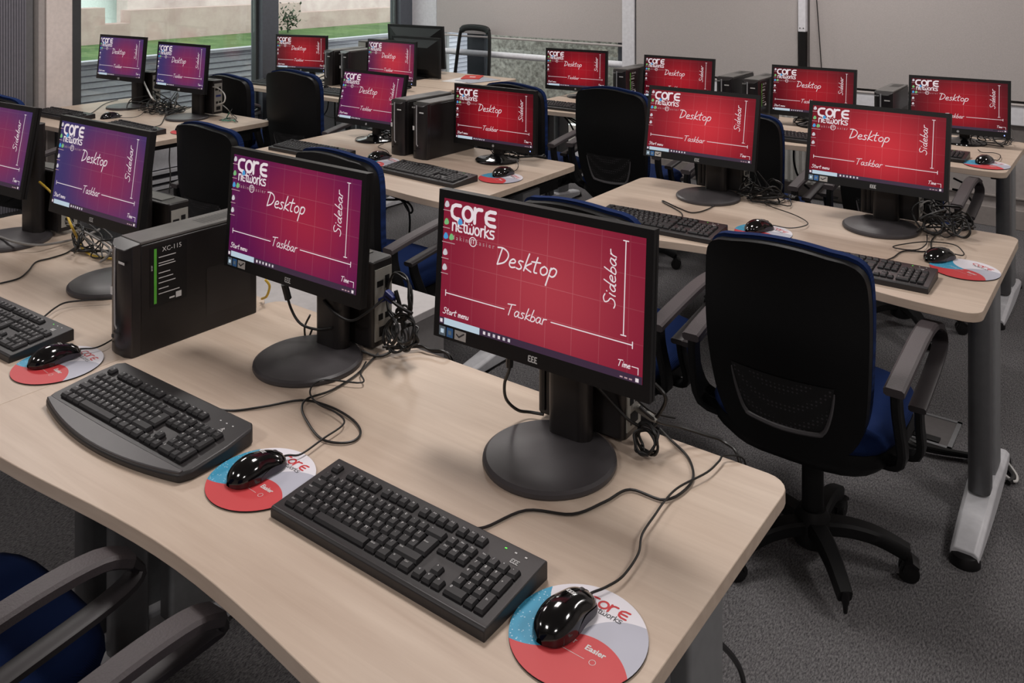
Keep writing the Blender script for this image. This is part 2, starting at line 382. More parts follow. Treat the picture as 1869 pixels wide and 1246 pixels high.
# left wall: solid part, pilaster, low panel under the glass, header
wl = struct(MB().box((-6.28, -.35, ZC/2), (.06, 6.1, ZC)).box((-6.02, 2.715, ZC/2), (.46, .04, ZC), 0).box((-5.87, 4.575, 2.63), (.14, 3.29, .34)).build('wall_left', WALLG, sm=False))
pl = struct(MB().box((-5.93, 2.826, ZC/2), (.30, .168, ZC)).build('trim_1', CREAM, sm=False, bevel=.006)); 
sp = MB()
sp.box((-5.86, 4.57, .30), (.06, 3.3, .30)).box((-5.84, 4.57, .455), (.10, 3.3, .03))
struct(sp.build('wall_left_low', WHITE, sm=False, bevel=.003))
sk = MB().box((-5.87, 4.57, .075), (.04, 3.3, .15), 1)
for z in (.02, .068, .13): sk.box((-5.835, 4.57, z), (.05, 3.3, .022), 0)
struct(sk.build('baseboard_left', [WHITE, mat('dark_grille_gap', (44, 40, 48), .7)], sm=False))
struct(bx('trim_2', XL-.10, XL+.02, 2.91, 2.965, 0, 2.5, MULL, bevel=.003))
struct(bx('trim_3', XL-.12, XL+.03, 4.43, 4.59, 0, 2.5, MULL2, bevel=.003))
struct(bx('trim_4', XL-.12, XL+.02, 6.03, 6.22, 0, 2.5, MULL2, bevel=.003))
def window(name, y0, y1):
    w = struct(empty(name, (XL-.05, (y0+y1)/2, .47))); L = y1-y0
    f = MB()
    for z in (.01, 1.98): f.box((0, 0, z), (.05, L, .03))
    for y in (-L/2+.012, L/2-.012): f.box((0, y, .995), (.05, .024, 1.98))
    struct(f.build('window_frame', MULL, w, sm=False)); struct(MB().box((0, 0, 1.0), (.008, L-.05, 1.95)).build('pane', GLASS, w, sm=False))
window('window_1', 2.965, 4.43); window('window_2', 4.59, 6.03)
# back wall: white reveal, glazed bay with rail, solid right part
struct(MB().box((-5.63, 6.29, ZC/2), (.34, .14, ZC)).box((-4.4, 6.29, 2.65), (2.2, .14, .3)).box((-.075, 6.29, ZC/2), (6.55, .14, ZC)).build('wall_back', WALLG, sm=False))
struct(bx('trim_5', -5.80, -5.47, 6.19, 6.22, 0, ZC, WHITE)); struct(bx('trim_6', -3.435, -3.325, 6.12, 6.22, .0, ZC, WHITE, bevel=.004))
w3 = struct(empty('window_3', (-4.43, 6.29, 0))); f = MB()
for x in (-1.02, 1.02): f.box((x, 0, 1.25), (.04, .08, 2.5))
f.box((0, 0, .03), (2.08, .08, .06)).box((0, 0, 2.47), (2.08, .08, .06))
struct(f.build('window_frame', WHITE, w3, sm=False)); struct(MB().box((0, 0, 1.25), (2.0, .008, 2.4)).build('pane', GLASS, w3, sm=False))
f = MB().box((-.62, 0, 1.25), (.20, .06, 2.4)).box((.92, 0, 1.25), (.08, .06, 2.4)); struct(f.build('mullion', MULL2, w3, sm=False))
struct(MB().tube([(-5.47, 6.17, .835), (-3.40, 6.17, .835)], .028, 12).build('trim_7', WHITE))
struct(bx('trim_8', -3.325, 3.2, 6.13, 6.22, .655, .775, WHITE, bevel=.006))
struct(MB().box((-.06, 6.205, .06), (6.52, .03, .12)).box((-.06, 6.21, .19), (6.52, .02, .012)).build('baseboard_back', mat('grey_skirting', (150, 142, 138), .6), sm=False, bevel=.003))
def blind(x0, x1, z0, label, y=6.13):
    o = empty('roller_blind', ((x0+x1)/2, y, z0)); w = x1-x0
    MB().box((0, 0, (ZC-z0)/2+.01), (w, .004, ZC-z0-.04)).build('fabric', BLIND, o, sm=False)
    MB().tube([(-w/2, 0, .005), (w/2, 0, .005)], .009, 8).build('bottom_bar', BLIND, o)
    tag(o, label, 'blind', 'roller blinds along the back wall')
blind(-5.41, -3.435, .985, 'half lowered grey roller blind above the white window rail and mesh chair')
blind(-3.31, -2.03, .778, 'grey roller blind between the white upright post and the two tone cable duct')
blind(-1.945, .6, .778, 'rightmost grey roller blind, with a thin dark cord hanging in front')
tag(MB().tube(smooth([onp for onp in ((-1.93, 6.09, 2.2), (-1.90, 6.09, 1.6), (-1.872, 6.09, 1.2), (-1.845, 6.09, .80))]), .0035, 6).build('blind_cord', CABLE), 'thin dark cord hanging in front of the rightmost blind', 'cord')
cd = empty('cable_duct', (-1.985, 6.10, .66)); MB().box((0, 0, 1.327), (.052, .05, 1.625)).build('upper_duct', WHITE, cd, sm=False, bevel=.003)
MB().box((0, .004, .258), (.046, .044, .514)).build('lower_duct', BLK, cd, sm=False, bevel=.003)['label'] = 'black lower duct'
for x in (-.012, .012): MB().lathe([(.004, 0), (.004, .003)], 10, M=Matrix.Rotation(PI/2, 3, 'X'), c=(x, -.025, .54)).build('screw', BLK, cd)
tag(cd, 'narrow upright cable duct on the back wall, white above and black below', 'cable duct')
rd = empty('radiator', (-2.0, 6.13, .10)); m_ = MB().box((0, 0, .26), (1.5, .05, .5))
for k in range(38): m_.box((-.74+k*.04, -.03, .26), (.022, .02, .47))
m_.build('panel', mat('radiator_paint', (176, 174, 170), .5), rd, sm=False, bevel=.003); MB().tube([(.72, 0, .06), (.80, 0, .06), (.80, 0, -.10)], .011, 8).build('pipe', WHITE, rd)
MB().box((-.6, 0, -.05), (.04, .04, .1)).build('foot', WHITE, rd, sm=False); MB().box((.6, 0, -.05), (.04, .04, .1)).build('foot', WHITE, rd, sm=False)
tag(rd, 'ribbed white radiator low on the back wall under the blinds', 'radiator')
# tambour cupboard
tc = empty('tambour_cupboard', (-5.99, 1.80, 0)); MB().box((-.02, 0, 1.05), (.36, 1.76, 2.1)).build('carcass', mat('cupboard_grey', (112, 112, 114), .5), tc, sm=False, bevel=.003)
m_ = MB()
for k in range(104): m_.add([(.162, -.83+k*.016, .08), (.176, -.83+k*.016+.005, .08), (.176, -.83+k*.016+.011, .08), (.162, -.83+k*.016+.016, .08), (.162, -.83+k*.016, 2.06), (.176, -.83+k*.016+.005, 2.06), (.176, -.83+k*.016+.011, 2.06), (.162, -.83+k*.016+.016, 2.06)], [(0, 1, 5, 4), (1, 2, 6, 5), (2, 3, 7, 6)])
m_.build('tambour_door', TAMB, tc, sm=False); tag(tc, 'tall grey cupboard with a ribbed tambour door at the left edge', 'cupboard')

# outdoors
def thing1(mb, name, m, label, cat, group=None, kind=None, **k):
    return tag(mb.build(name, m, **k), label, cat, group, kind)
lv = MB()
for k in range(16):
    z = .03+k*.052; lv.box((-6.83, 5.9, z+.022), (.008, 7.4, .047), M=Matrix.Rotation(R(-28), 3, 'Y'))
lv.box((-6.90, 5.9, .42), (.01, 7.4, .84))
for y in (2.6, 4.3, 6.0, 7.7, 9.4): lv.box((-6.84, y, .42), (.05, .05, .86))
lv.box((-6.83, 5.9, .862), (.10, 7.4, .025))
thing1(lv, 'louvre_screen', LOUV, 'low blue grey slatted screen outside the left windows', 'louvre screen', sm=False)
tag(bx('lawn', -11.05, -6.95, -2, 14, .45, .6, GRASS), 'strip of green lawn outside the left windows', 'lawn', kind='stuff')
tag(bx('paving', -6.95, -5.95, -2, 6.3, -.12, -.02, CONC), 'pale paving between the left windows and the slatted screen', 'paving')
bw = MB().box((-11.2, 5.55, .83), (.25, .9, .48)).box((-11.2, 6.175, .72), (.25, .35, .26)).box((-11.2, 7.8, .80), (.25, 2.9, .44)).box((-11.2, 11.6, .72), (.25, 4.7, .28))
thing1(bw, 'garden_wall', CONC2, 'low stepped pinkish concrete wall beyond the lawn', 'wall', sm=False)
cw = MB().box((-12.4, 12.3, 2.7), (.3, 8.4, 4.4)); cw.box((-12.35, 7.55, 2.7), (.3, 1.2, 4.4))
thing1(cw, 'concrete_building', CONC, 'tall concrete building face behind the low garden wall', 'building', sm=False)
thing1(MB().box((-12.8, 4.5, 2.7), (.2, 9, 4.4)), 'glass_building', PALE, 'pale glazed building seen through the left window above the garden wall', 'building', sm=False)
m_ = MB(); random.seed(5)
for k in range(170):
    p = Vector((random.gauss(0, .16), random.gauss(0, .17), abs(random.gauss(.25, .16))+.07)); d = Matrix.Rotation(random.uniform(0, 6.3), 3, 'Z') @ Matrix.Rotation(random.uniform(-1, 1), 3, 'X')
    m_.add([p+d @ Vector(q) for q in ((-.035, 0, 0), (0, -.06, .01), (.035, 0, 0), (0, .06, .01))], [(0, 1, 2, 3)])
m_.tube([(0, 0, 0), (0, 0, .3)], .02, 6)
thing1(m_, 'leafy_reflection', LEAF_REFL, 'dark leafy shape standing in for a reflection in the second left window', 'leafy_reflection', loc=(-10.5, 8.52, .61)); bpy.data.objects['leafy_reflection'].scale = (.55, .55, .65)  # leaves added in place of a blurred reflection in the window glass
thing1(MB().box((-4.4, 7.75, 1.2), (3.4, .3, 2.4)), 'stone_wall', STONE, 'speckled grey stone wall outside the back window', 'wall', sm=False)
tag(bx('yard', -6.4, -2.0, 6.45, 7.6, -.12, -.02, CONC), 'pale yard floor outside the back window', 'yard')
# ceiling lights (they light the room)
cl = empty('ceiling_light', (0, 0, ZC)); MB().box((0, 0, -.012), (.62, .62, .024)).build('frame', WHITE, cl, sm=False)
MB().add([(-.28, -.28, -.026), (-.28, .28, -.026), (.28, .28, -.026), (.28, -.28, -.026)], [(0, 1, 2, 3)]).build('diffuser', LAMP, cl, sm=False)
tag(cl, 'square white ceiling light panel', 'ceiling light', 'square ceiling light panels')
for i, (x, y) in enumerate(LIGHT_XY): put(cl if i == 0 else copy_tree(cl), (x, y, ZC))

# ------------------------------------------------------------------ desks
TOPZ, TH = .72, .026
def desk(name_label, x0, x1, yb, yf, cx_, wave=0.0, feet=True, rad=.045):
    """x0..x1 along the row, back edge yb, front edge yf (wave: how much the middle is set back)"""
    mx, my = (x0+x1)/2, (yb+yf)/2; d = empty('desk', (mx, my, 0)); hx, hy = (x1-x0)/2, (yb-yf)/2
    poly = []
    n = 24
    for cx0, cy0, a0 in ((hx-rad, hy-rad, 0), (-hx+rad, hy-rad, 90), (-hx+rad, -hy+rad, 180)):
        for k in range(6): a = R(a0+90*k/5); poly.append((cx0+rad*math.cos(a), cy0+rad*math.sin(a)))
    for k in range(1, n):
        t = k/n; x = -hx+rad+(2*hx-2*rad)*t; w = wave*math.sin(PI*min(1, max(0, (t-.04)/.92)))**2; poly.append((x, -hy+w))
    for k in range(6): a = R(270+90*k/5); poly.append((hx-rad+rad*math.cos(a), -hy+rad+rad*math.sin(a)))
    MB().prism(poly, TOPZ-TH, TOPZ).build('desktop', WOOD, d, bevel=.0014, ang=30)
    for sx in (-1, 1):
        lx = sx*(hx-.052); o = -.012
        leg = MB().prism([(lx+p[0], o-.05+p[1]) for p in rrect(-.03, -.045, .03, .045, .025, 5)], .08, TOPZ-TH-.03).build('leg', LEGD, d)
        MB().prism([(lx+p[0], o+.108+p[1]) for p in rrect(-.027, -.063, .027, .063, .008, 3)], .07, TOPZ-TH-.03).build('leg_cover', LEGL, leg)
        F0, F1 = -hy+.075, hy-.12
        pr = lambda y: .035+.05*max(0, 1-abs(y-o)/(F1-F0)*1.7)
        ft = MB(); ys = [F0+(F1-F0)*k/14 for k in range(15)]
        vs = []
        for y in ys:
            w = .041*(1-.12*abs(2*(y-F0)/(F1-F0)-1)**2); h = pr(y)
            vs += [(lx-w, y, .012), (lx+w, y, .012), (lx+w, y, h-.01), (lx+w*.7, y, h), (lx-w*.7, y, h), (lx-w, y, h-.01)]
        fs = [(i*6+k, i*6+(k+1) % 6, (i+1)*6+(k+1) % 6, (i+1)*6+k) for i in range(14) for k in range(6)]+[(5, 4, 3, 2, 1, 0), tuple(14*6+k for k in range(6))]
        ft.add(vs, [f[::-1] for f in fs]).build('foot', FOOT, leg, bevel=.003)
        for y in (F0+.012, F1): MB().lathe([(.040, 0), (.040, .010), (.034, .026), (.02, .031)], 20, c=(lx, y, 0)).build('glide', BLK, leg)
        MB().box((lx-sx*.006, .03, TOPZ-TH-.016), (.035, 2*hy-.16, .03)).box((lx-sx*.006, .20, TOPZ-TH-.05), (.03, .26, .045)).build('top_support', BLKM, d, sm=False, bevel=.004)
    MB().box((0, .12, TOPZ-TH-.022), (2*hx-.18, .05, .04)).build('crossbar', BLKM, d, sm=False, bevel=.003)
    return tag(d, name_label, 'desk', 'maple training desks')
D1R = desk('nearest maple desk, with the largest monitor and the keyboard at the front', -1.9595, -.525, 1.557, .742, 0, .045)
D1L = desk('maple desk at the left edge, under the black tower with a green label', -3.395, -1.9605, 1.535, .725, 0, .04)
D3 = desk('maple desk in the right middle, behind the large black chair back', -1.80, -.372, 3.405, 2.585, 0, .10)
D2 = desk('maple desk in the middle, with two black towers standing side by side', -3.63, -2.152, 3.425, 2.56, 0, .05)
D4 = desk('maple desk at the left windows, covered by a tangle of cables', -5.71, -4.20, 3.29, 2.40, 0, .03)
D5 = desk('maple desk at the second left window, in front of the two dark monitor backs', -5.68, -4.14, 4.885, 4.10, 0, .0)
D8 = desk('farthest maple desk, carrying two monitors turned away and a red booklet', -5.66, -4.14, 5.68, 4.895, 0, .0)
D6 = desk('maple desk in the back row, left one below the blinds', -3.37, -1.965, 5.37, 4.545, 0, .03)
D7 = desk('maple desk at the right end of the back row below the blinds', -1.955, -.535, 5.22, 4.40, 0, .06)

# ------------------------------------------------------------------ writing
def font_shape(txt, size, align='CENTER', bold=0):
    cu = bpy.data.curves.new('lettering', 'FONT'); cu.body = txt; cu.size = size; cu.resolution_u = 2; cu.offset = bold*size; cu.align_x = align; cu.align_y = 'CENTER'
    o = bpy.data.objects.new('lettering', cu); COL.objects.link(o); bpy.context.view_layer.update()
    me = bpy.data.meshes.new_from_object(o.evaluated_get(bpy.context.evaluated_depsgraph_get()))
    v = [tuple(x.co[:2]) for x in me.vertices]; f = [tuple(p.vertices) for p in me.polygons]
    bpy.data.objects.remove(o); bpy.data.curves.remove(cu); bpy.data.meshes.remove(me)
    return v, f
FC = {}
def put_text(mb, txt, size, x, y, m=0, fn=None, align='CENTER', rot=0, bold=0):
    k = (txt, size, align, bold)
    if k not in FC: FC[k] = font_shape(*k)
    v, f = FC[k]; c, s_ = math.cos(rot), math.sin(rot); fn = fn or (lambda a, b: (a, b, 0))
    mb.add([fn(x+p[0]*c-p[1]*s_, y+p[0]*s_+p[1]*c) for p in v], f, m)
HAND = {   # handwriting strokes, (advance, strokes)
 'D': (.66, [[(.16, .98), (.08, .5), (0, 0)], [(-.1, .96), (.2, .98), (.48, .82), (.56, .55), (.38, .2), (0, 0)]]),
 'e': (.44, [[(.02, .25), (.28, .3), (.33, .42), (.2, .5), (.05, .36), (.03, .14), (.15, .02), (.36, .07)]]),
 's': (.40, [[(.32, .48), (.15, .5), (.08, .4), (.2, .28), (.27, .14), (.16, .02), (0, .05)]]),
 'k': (.44, [[(.2, 1), (.1, .5), (.02, 0)], [(.38, .5), (.08, .22), (.42, .02)]]),
 't': (.46, [[(.24, .9), (.16, .4), (.15, .06), (.3, .04)], [(-.05, .6), (.42, .64)]]),
 'o': (.46, [[(.2, .5), (.03, .34), (.05, .1), (.2, .02), (.36, .16), (.36, .38), (.2, .5)]]),
 'p': (.50, [[(.1, .5), (.02, 0), (-.06, -.5)], [(.05, .34), (.22, .52), (.4, .42), (.35, .15), (.2, .03), (.04, .1)]]),
 'T': (.60, [[(-.05, .93), (.6, 1.0)], [(.28, .97), (.2, .5), (.13, 0)]]),
 'a': (.50, [[(.36, .45), (.18, .5), (.03, .3), (.06, .06), (.2, .04), (.34, .3), (.37, .46), (.34, .1), (.44, .03)]]),
 'b': (.46, [[(.2, 1), (.09, .5), (.03, .05)], [(.05, .3), (.22, .44), (.38, .3), (.32, .08), (.15, .0), (.03, .06)]]),
 'r': (.40, [[(.1, .5), (.05, .25), (.03, 0)], [(.05, .3), (.16, .47), (.34, .5)]]),
 'S': (.56, [[(.52, .88), (.3, 1), (.1, .88), (.2, .6), (.4, .4), (.36, .1), (.15, 0), (-.05, .1)]]),
 'i': (.24, [[(.1, .5), (.05, .2), (.06, 0)], [(.15, .72), (.16, .76)]]),
 'd': (.52, [[(.35, .42), (.15, .45), (.03, .22), (.1, .03), (.25, .08), (.36, .35)], [(.48, 1), (.38, .5), (.36, .05), (.46, .0)]]),
 'm': (.56, [[(.02, .5), (.03, 0)], [(.03, .3), (.15, .5), (.22, .4), (.22, 0)], [(.22, .3), (.35, .5), (.43, .4), (.45, 0)]]),
 'n': (.42, [[(.02, .5), (.03, 0)], [(.03, .3), (.17, .5), (.28, .4), (.3, 0)]]),
 'u': (.42, [[(.03, .5), (.04, .1), (.16, .0), (.3, .15)], [(.32, .5), (.32, .02)]]), ' ': (.3, [])}
def hand(mb, txt, h, x, y, w, m=0, fn=None, rot=0, slant=.12, wx=1.0):
    c, s_ = math.cos(rot), math.sin(rot); ox = 0
    for ch in txt:
        adv, st = HAND[ch]
        for q in st:
            q = smooth([(p[0], p[1], 0) for p in q], 4)
            mb.ribbon([(x+((p.x+ox+p.y*slant)*h*wx)*c-(p.y*h)*s_, y+((p.x+ox+p.y*slant)*h*wx)*s_+(p.y*h)*c) for p in q], w, m, fn, nd=6)
        ox += adv
CORE = [[[(.82, .93), (.42, .93), (.17, .80), (.09, .5), (.17, .2), (.42, .07), (.74, .07)]],
        [[(.5+.40*math.cos(2*PI*k/16), .5+.43*math.sin(2*PI*k/16)) for k in range(17)]],
        [[(.14, .04), (.14, .95)], [(.14, .62), (.24, .84), (.42, .93), (.70, .93)]],
        [[(.84, .93), (.42, .93), (.16, .78), (.09, .5), (.16, .2), (.42, .07), (.84, .07)], [(.1, .5), (.76, .5)]]]
NETW = [(.74, [[(.1, 0), (.1, .7)], [(.1, .45), (.25, .7), (.5, .7), (.6, .5), (.6, 0)]]), (.72, [[(.62, .7), (.25, .7), (.08, .5), (.08, .2), (.25, .03), (.62, .03)], [(.1, .36), (.5, .36)]]),
        (.55, [[(.2, 1), (.2, .2), (.33, .05), (.5, .05)], [(0, .7), (.5, .7)]]), (1.0, [[(.02, .7), (.02, .15), (.15, .03), (.33, .03), (.43, .2), (.43, .5)], [(.43, .2), (.53, .03), (.75, .03), (.86, .2), (.86, .7)], [(.25, .86), (.26, .86)], [(.62, .86), (.63, .86)]]),
        (.74, [[(.34+.28*math.cos(2*PI*k/12), .36+.34*math.sin(2*PI*k/12)) for k in range(13)]]), (.52, [[(.1, 0), (.1, .7)], [(.1, .45), (.25, .7), (.45, .7)]]),
        (.66, [[(.1, 0), (.1, 1)], [(.55, .7), (.1, .35), (.6, 0)]]), (.66, [[(.6, .7), (.2, .7), (.08, .55), (.2, .38), (.5, .35), (.6, .18), (.5, .03), (.05, .03)]])]
def core_logo(mb, x, y, w, h, m=0, fn=None, st=.20):
    u = w/3.72
    for i, g in enumerate(CORE):
        for q in g: mb.ribbon([(x+(p[0]+i*.94)*u, y+p[1]*h) for p in q], st*h, m, fn)
def net_logo(mb, x, y, w, h, m=0, fn=None, st=.15, first=0):
    tot = sum(a for a, _ in NETW); u = w/tot; ox = 0
    for i, (a, g) in enumerate(NETW):
        if i >= first:
            for q in g: mb.ribbon([(x+(p[0]+ox)*u, y+p[1]*h) for p in q], st*h, m, fn)
        ox += a
def eee(mb, x, y, h, m=0, fn=None):
    """small maker's mark: three curly strokes"""
    for k in range(3):
        ox = x+(k-1)*h*.62
        mb.ribbon([(ox+.22*h, y+.45*h), (ox-.15*h, y+.42*h), (ox-.18*h, y+.1*h), (ox+.12*h, y), (ox-.18*h, y-.08*h), (ox-.2*h, y-.4*h), (ox+.24*h, y-.45*h)], .2*h, m, fn)

# ------------------------------------------------------------------ monitors
MW, MH, SW, SH = .472, .287, .444, .243
SCZ = .006   # screen centre above the panel centre
def screen_marks():
    mb = MB(); Y0 = -.0122
    fn = lambda x, y: (x*SW-SW/2, Y0, y*SH-SH/2+SCZ)           # 0..1 across, 0..1 up
    fm = lambda x, y: (x, Y0, y+SCZ)                              # metres from the centre
    q = lambda x, y: ((x-.5)*SW, (y-.5)*SH)
    x, y = q(.040, .845); core_logo(mb, x, y, .25*SW, .125*SH, 0, fm, st=.23)
    mb.ribbon([q(.065, .865), q(.085, .835), q(.088, .80)], .010*SW, 0, fm)
    x, y = q(.050, .755); net_logo(mb, x, y, .235*SW, .088*SH, 0, fm)
    x, y = q(.105, .70); put_text(mb, 'M a k i n g', .0122, x, y, 1, fm); x, y = q(.235, .70); put_text(mb, 'E a s i e r', .0122, x, y, 1, fm)
    cx, cy = q(.170, .70); mb.ribbon([(cx+.0085*math.cos(2*PI*k/20), cy+.0085*math.sin(2*PI*k/20)) for k in range(20)], .0016, 0, fm, closed=True); put_text(mb, 'IT', .0125, cx, cy, 0, fm)
    x, y = q(.305, .575); hand(mb, 'Desktop', .135*SH, x, y, .0028, 0, fm, wx=1.22)
    x, y = q(.365, .215); hand(mb, 'Taskbar', .088*SH, x, y, .0019, 0, fm, wx=1.25)
    x, y = q(.875, .475); hand(mb, 'Sidebar', .095*SH, x, y, .0021, 0, fm, rot=PI/2, wx=1.35)
    L = lambda a, b, w=.0019: mb.ribbon([q(*a), q(*b)], w, 0, fm)
    L((.03, .25), (.35, .25)); L((.03, .228), (.03, .272)); L((.585, .25), (.955, .25)); L((.955, .228), (.955, .272))
    L((.915, .30), (.915, .955)); L((.904, .30), (.926, .30)); L((.904, .955), (.926, .955))
    x, y = q(.02, .085); hand(mb, 'Start menu', .048*SH, x, y, .0015, 0, fm, wx=1.2)
    x, y = q(.895, .085); hand(mb, 'Time', .045*SH, x, y, .0014, 0, fm, wx=1.2); L((.955, .105), (.982, .105), .0014); L((.982, .105), (.982, .060), .0014)
    mb.rect(0, 0, 1, .052, 2, fn); mb.rect(.028, .0, .225, .052, 3, lambda a, b: (fn(a, b)[0], Y0-.0003, fn(a, b)[2]))
    f2 = lambda a, b: (fn(a, b)[0], Y0-.0006, fn(a, b)[2])
    mb.rect(.006, .012, .020, .040, 0, f2)
    for k in range(6): mb.rect(.245+k*.026, .014, .257+k*.026, .038, 7 if k % 3 else 0, f2)
    for k in range(3): mb.rect(.905+k*.02, .012, .918+k*.02, .022, 1, f2)
    mb.rect(.972, .010, .986, .036, 0, f2)
    ico = [(.020, .955, 7), (.021, .815, 5), (.020, .70, 4), (.020, .57, 7), (.020, .45, 7), (.098, .835, 4), (.052, .70, 5)]
    for (ix, iy, c) in ico:
        cx, cy = q(ix, iy); f3 = lambda a, b: (a, Y0-.0009, b+SCZ)
        mb.ribbon([(cx-.002, cy-.002), (cx+.002, cy-.001), (cx, cy+.003)], .008, c, f3, closed=True)
        mb.rect(cx-.009, cy-.0125, cx+.009, cy-.011, 1, f3)
    return mb.mesh('screen_marks', [TXT, TXT2, TBAR, SBOX, IBLU, IGRN, IYEL, IWHT], sm=False)
MARKS = screen_marks()
def housing_mesh(w=MW, h=MH):
    mb = MB(); b = (.014, .016, .028)
    mb.box((0, .004, 0), (w, .010, h)); t = .012
    mb.box((0, -.005, h/2-b[1]/2), (w, t, b[1])).box((0, -.005, -h/2+b[2]/2), (w, t, b[2])).box((-w/2+b[0]/2, -.005, (b[2]-b[1])/2), (b[0], t, h-b[1]-b[2])).box((w/2-b[0]/2, -.005, (b[2]-b[1])/2), (b[0], t, h-b[1]-b[2]))
    mb.add([(-w*.46, .009, -h*.44), (w*.46, .009, -h*.44), (w*.46, .009, h*.44), (-w*.46, .009, h*.44), (-w*.3, .042, -h*.28), (w*.3, .042, -h*.28), (w*.3, .042, h*.25), (-w*.3, .042, h*.25)], [(4, 5, 6, 7), (0, 1, 5, 4), (1, 2, 6, 5), (2, 3, 7, 6), (3, 0, 4, 7)])
    return mb.mesh('housing', BLK, ang=30)
HOUS = housing_mesh()
def obj(name, me, parent, loc=None, rot=None):
    o = bpy.data.objects.new(name, me); COL.objects.link(o); o.parent = parent
    if loc: o.location = loc
    if rot: o.rotation_euler = rot
    return o
SCREENS = {}
def screen_mesh(m):
    if m.name not in SCREENS: SCREENS[m.name] = MB().rect(-SW/2, -SH/2+SCZ, SW/2, SH/2+SCZ, 0, lambda x, y: (x, -.0112, y)).mesh('screen', m, sm=False)
    return SCREENS[m.name]
mk = MB(); eee(mk, 0, 0, .011, 0, lambda x, y: (x, -.0113, y-MH/2+.013)); MAKER = mk.mesh('maker_mark', KWHT, sm=False)
hp = MB(); hp.lathe([(.006, 0), (.006, .0008)], 18, M=Matrix.Rotation(PI/2, 3, 'X'), c=(0, -.0112, -MH/2+.013)); ROUND = hp.mesh('round_badge', SILV)
STK = []
for x0, x1, m_ in ((-.222, -.206, STK1), (-.203, -.187, STK2), (-.183, -.155, STK3)):
    s_ = MB().rect(x0, -MH/2+.005, x1, -MH/2+.023, 0, lambda x, y: (x, -.0113, y))
    if m_ is STK3: s_.ribbon([(-.178, -MH/2+.015), (-.172, -MH/2+.011), (-.160, -MH/2+.019)], .003, 1, lambda x, y: (x, -.0116, y))
    else: s_.rect((x0+x1)/2-.004, -MH/2+.010, (x0+x1)/2+.004, -MH/2+.018, 1, lambda x, y: (x, -.0116, y))
    STK.append(s_.mesh('sticker', [m_, DISC if m_ is STK3 else STK1 if m_ is STK2 else SBOX], sm=False))
LEDM = MB().rect(.206, -MH/2+.010, .211, -MH/2+.015, 0, lambda x, y: (x, -.0113, y)).mesh('power_light', LEDB, sm=False)
DISCM = MB().lathe([(.124, 0), (.126, .004), (.125, .010), (.119, .014), (.085, .016), (.078, .018), (.03, .021)], 56).mesh('base', DISC, ang=25)
DISCS = MB().lathe([(.103, 0), (.105, .004), (.104, .008), (.098, .011), (.06, .016), (.038, .024), (.03, .030)], 48).mesh('base', BLKG, ang=25)
def col_mesh(h, w, d, m):
    mb = MB().prism(rrect(-w/2, -d/2, w/2, d/2, d*.42, 5), .012, h); return mb.mesh('column', m, ang=40)
def monitor(label, base, panel, yaw, tilt, scr, kind='disc', stickers=False, sw=1.0, sh=1.0):
    """base: (x, y) on the desk; panel: (x, y, z) centre of the panel"""
    a = R(yaw); r = empty('monitor', (base[0], base[1], TOPZ), a)
    lp = to_local(r, panel); h = panel[2]-TOPZ
    if kind == 'disc':
        obj('base', DISCM, r); obj('column', col_mesh(h+.06, .088, .048, TOWER), r, (0, .077, 0)); cy = .077-.024
    elif kind == 'small':
        obj('base', DISCS, r); obj('column', col_mesh(h+.02, .05, .035, BLK), r, (0, .012, 0)); cy = .012-.017
    else:
        MB().prism(rrect(-.13, -.095, .13, .095, .02), 0, .014).build('base', BLK, r, bevel=.003); obj('column', col_mesh(h+.04, .07, .04, BLK), r, (0, .03, 0)); cy = .03-.02
    hs = obj('housing', HOUS, r, lp, (-R(tilt), 0, 0)); hs.scale = (sw, 1, sh)
    # short neck between the column and the panel back
    if scr:
        obj('screen', screen_mesh(scr), hs); obj('screen_graphics', MARKS, hs)
        obj('maker_mark', MAKER if kind == 'disc' else ROUND, hs)
        if stickers:
            for m_ in STK: obj('sticker', m_, hs)
        if kind == 'small': obj('power_light', LEDM, hs)
    MB().box((0, (lp.y+.03+cy+.02)/2, lp.z), (.06, max(.03, cy+.05-lp.y-.01), .06)).build('neck', BLK, r, sm=False)
    return tag(r, label, 'monitor', 'desktop monitors')
monitor('largest monitor, at the front right of the nearest desk, showing a red desktop screen', (-.913, 1.352), (-.917, 1.321, 1.056), 1.2, 3.7, SCR_NEAR, stickers=True)
monitor('monitor with a magenta red screen beside the black tower on the nearest desk', (-1.59, 1.35), (-1.60, 1.318, 1.054), .4, 4.2, SCR_MIX, stickers=True)
monitor('purple screened monitor left of and behind the black tower on the nearest desk row', (-2.43, 1.345), (-2.452, 1.315, 1.045), 1.5, 7.5, SCR_PUR)
monitor('purple monitor cut off by the left edge of the picture', (-3.085, 1.345), (-3.12, 1.305, 1.044), 4, 10, SCR_PUR)
monitor('dark purple red monitor left of the two towers on the middle desk', (-3.312, 3.262), (-3.312, 3.235, .939), -.7, 12, SCR_MIX, 'small')
monitor('red monitor right of the two towers on the middle desk', (-2.50, 3.262), (-2.488, 3.227, .930), 1.4, 1.1, SCR_RED, 'small')
monitor('left bright red monitor on the desk in the right middle', (-1.430, 3.242), (-1.450, 3.215, 1.005), -.6, 11, SCR_BRI, stickers=True)
monitor('right bright red monitor on the desk in the right middle, nearest the right edge', (-.778, 3.225), (-.786, 3.195, 1.006), -1.2, 11, SCR_BRI, stickers=True)
monitor('left purple monitor on the cable strewn desk by the left window', (-5.349, 3.044), (-5.350, 3.009, 1.042), 4.7, 5.8, SCR_PUR)
monitor('right purple monitor on the cable strewn desk by the left window', (-4.679, 3.044), (-4.679, 3.009, 1.030), 3.2, 5.3, SCR_PUR)
monitor('red monitor in front of the window mullion, left of two small towers', (-5.38, 4.60), (-5.414, 4.530, .944), 15.9, 1, SCR_RED, 'small')
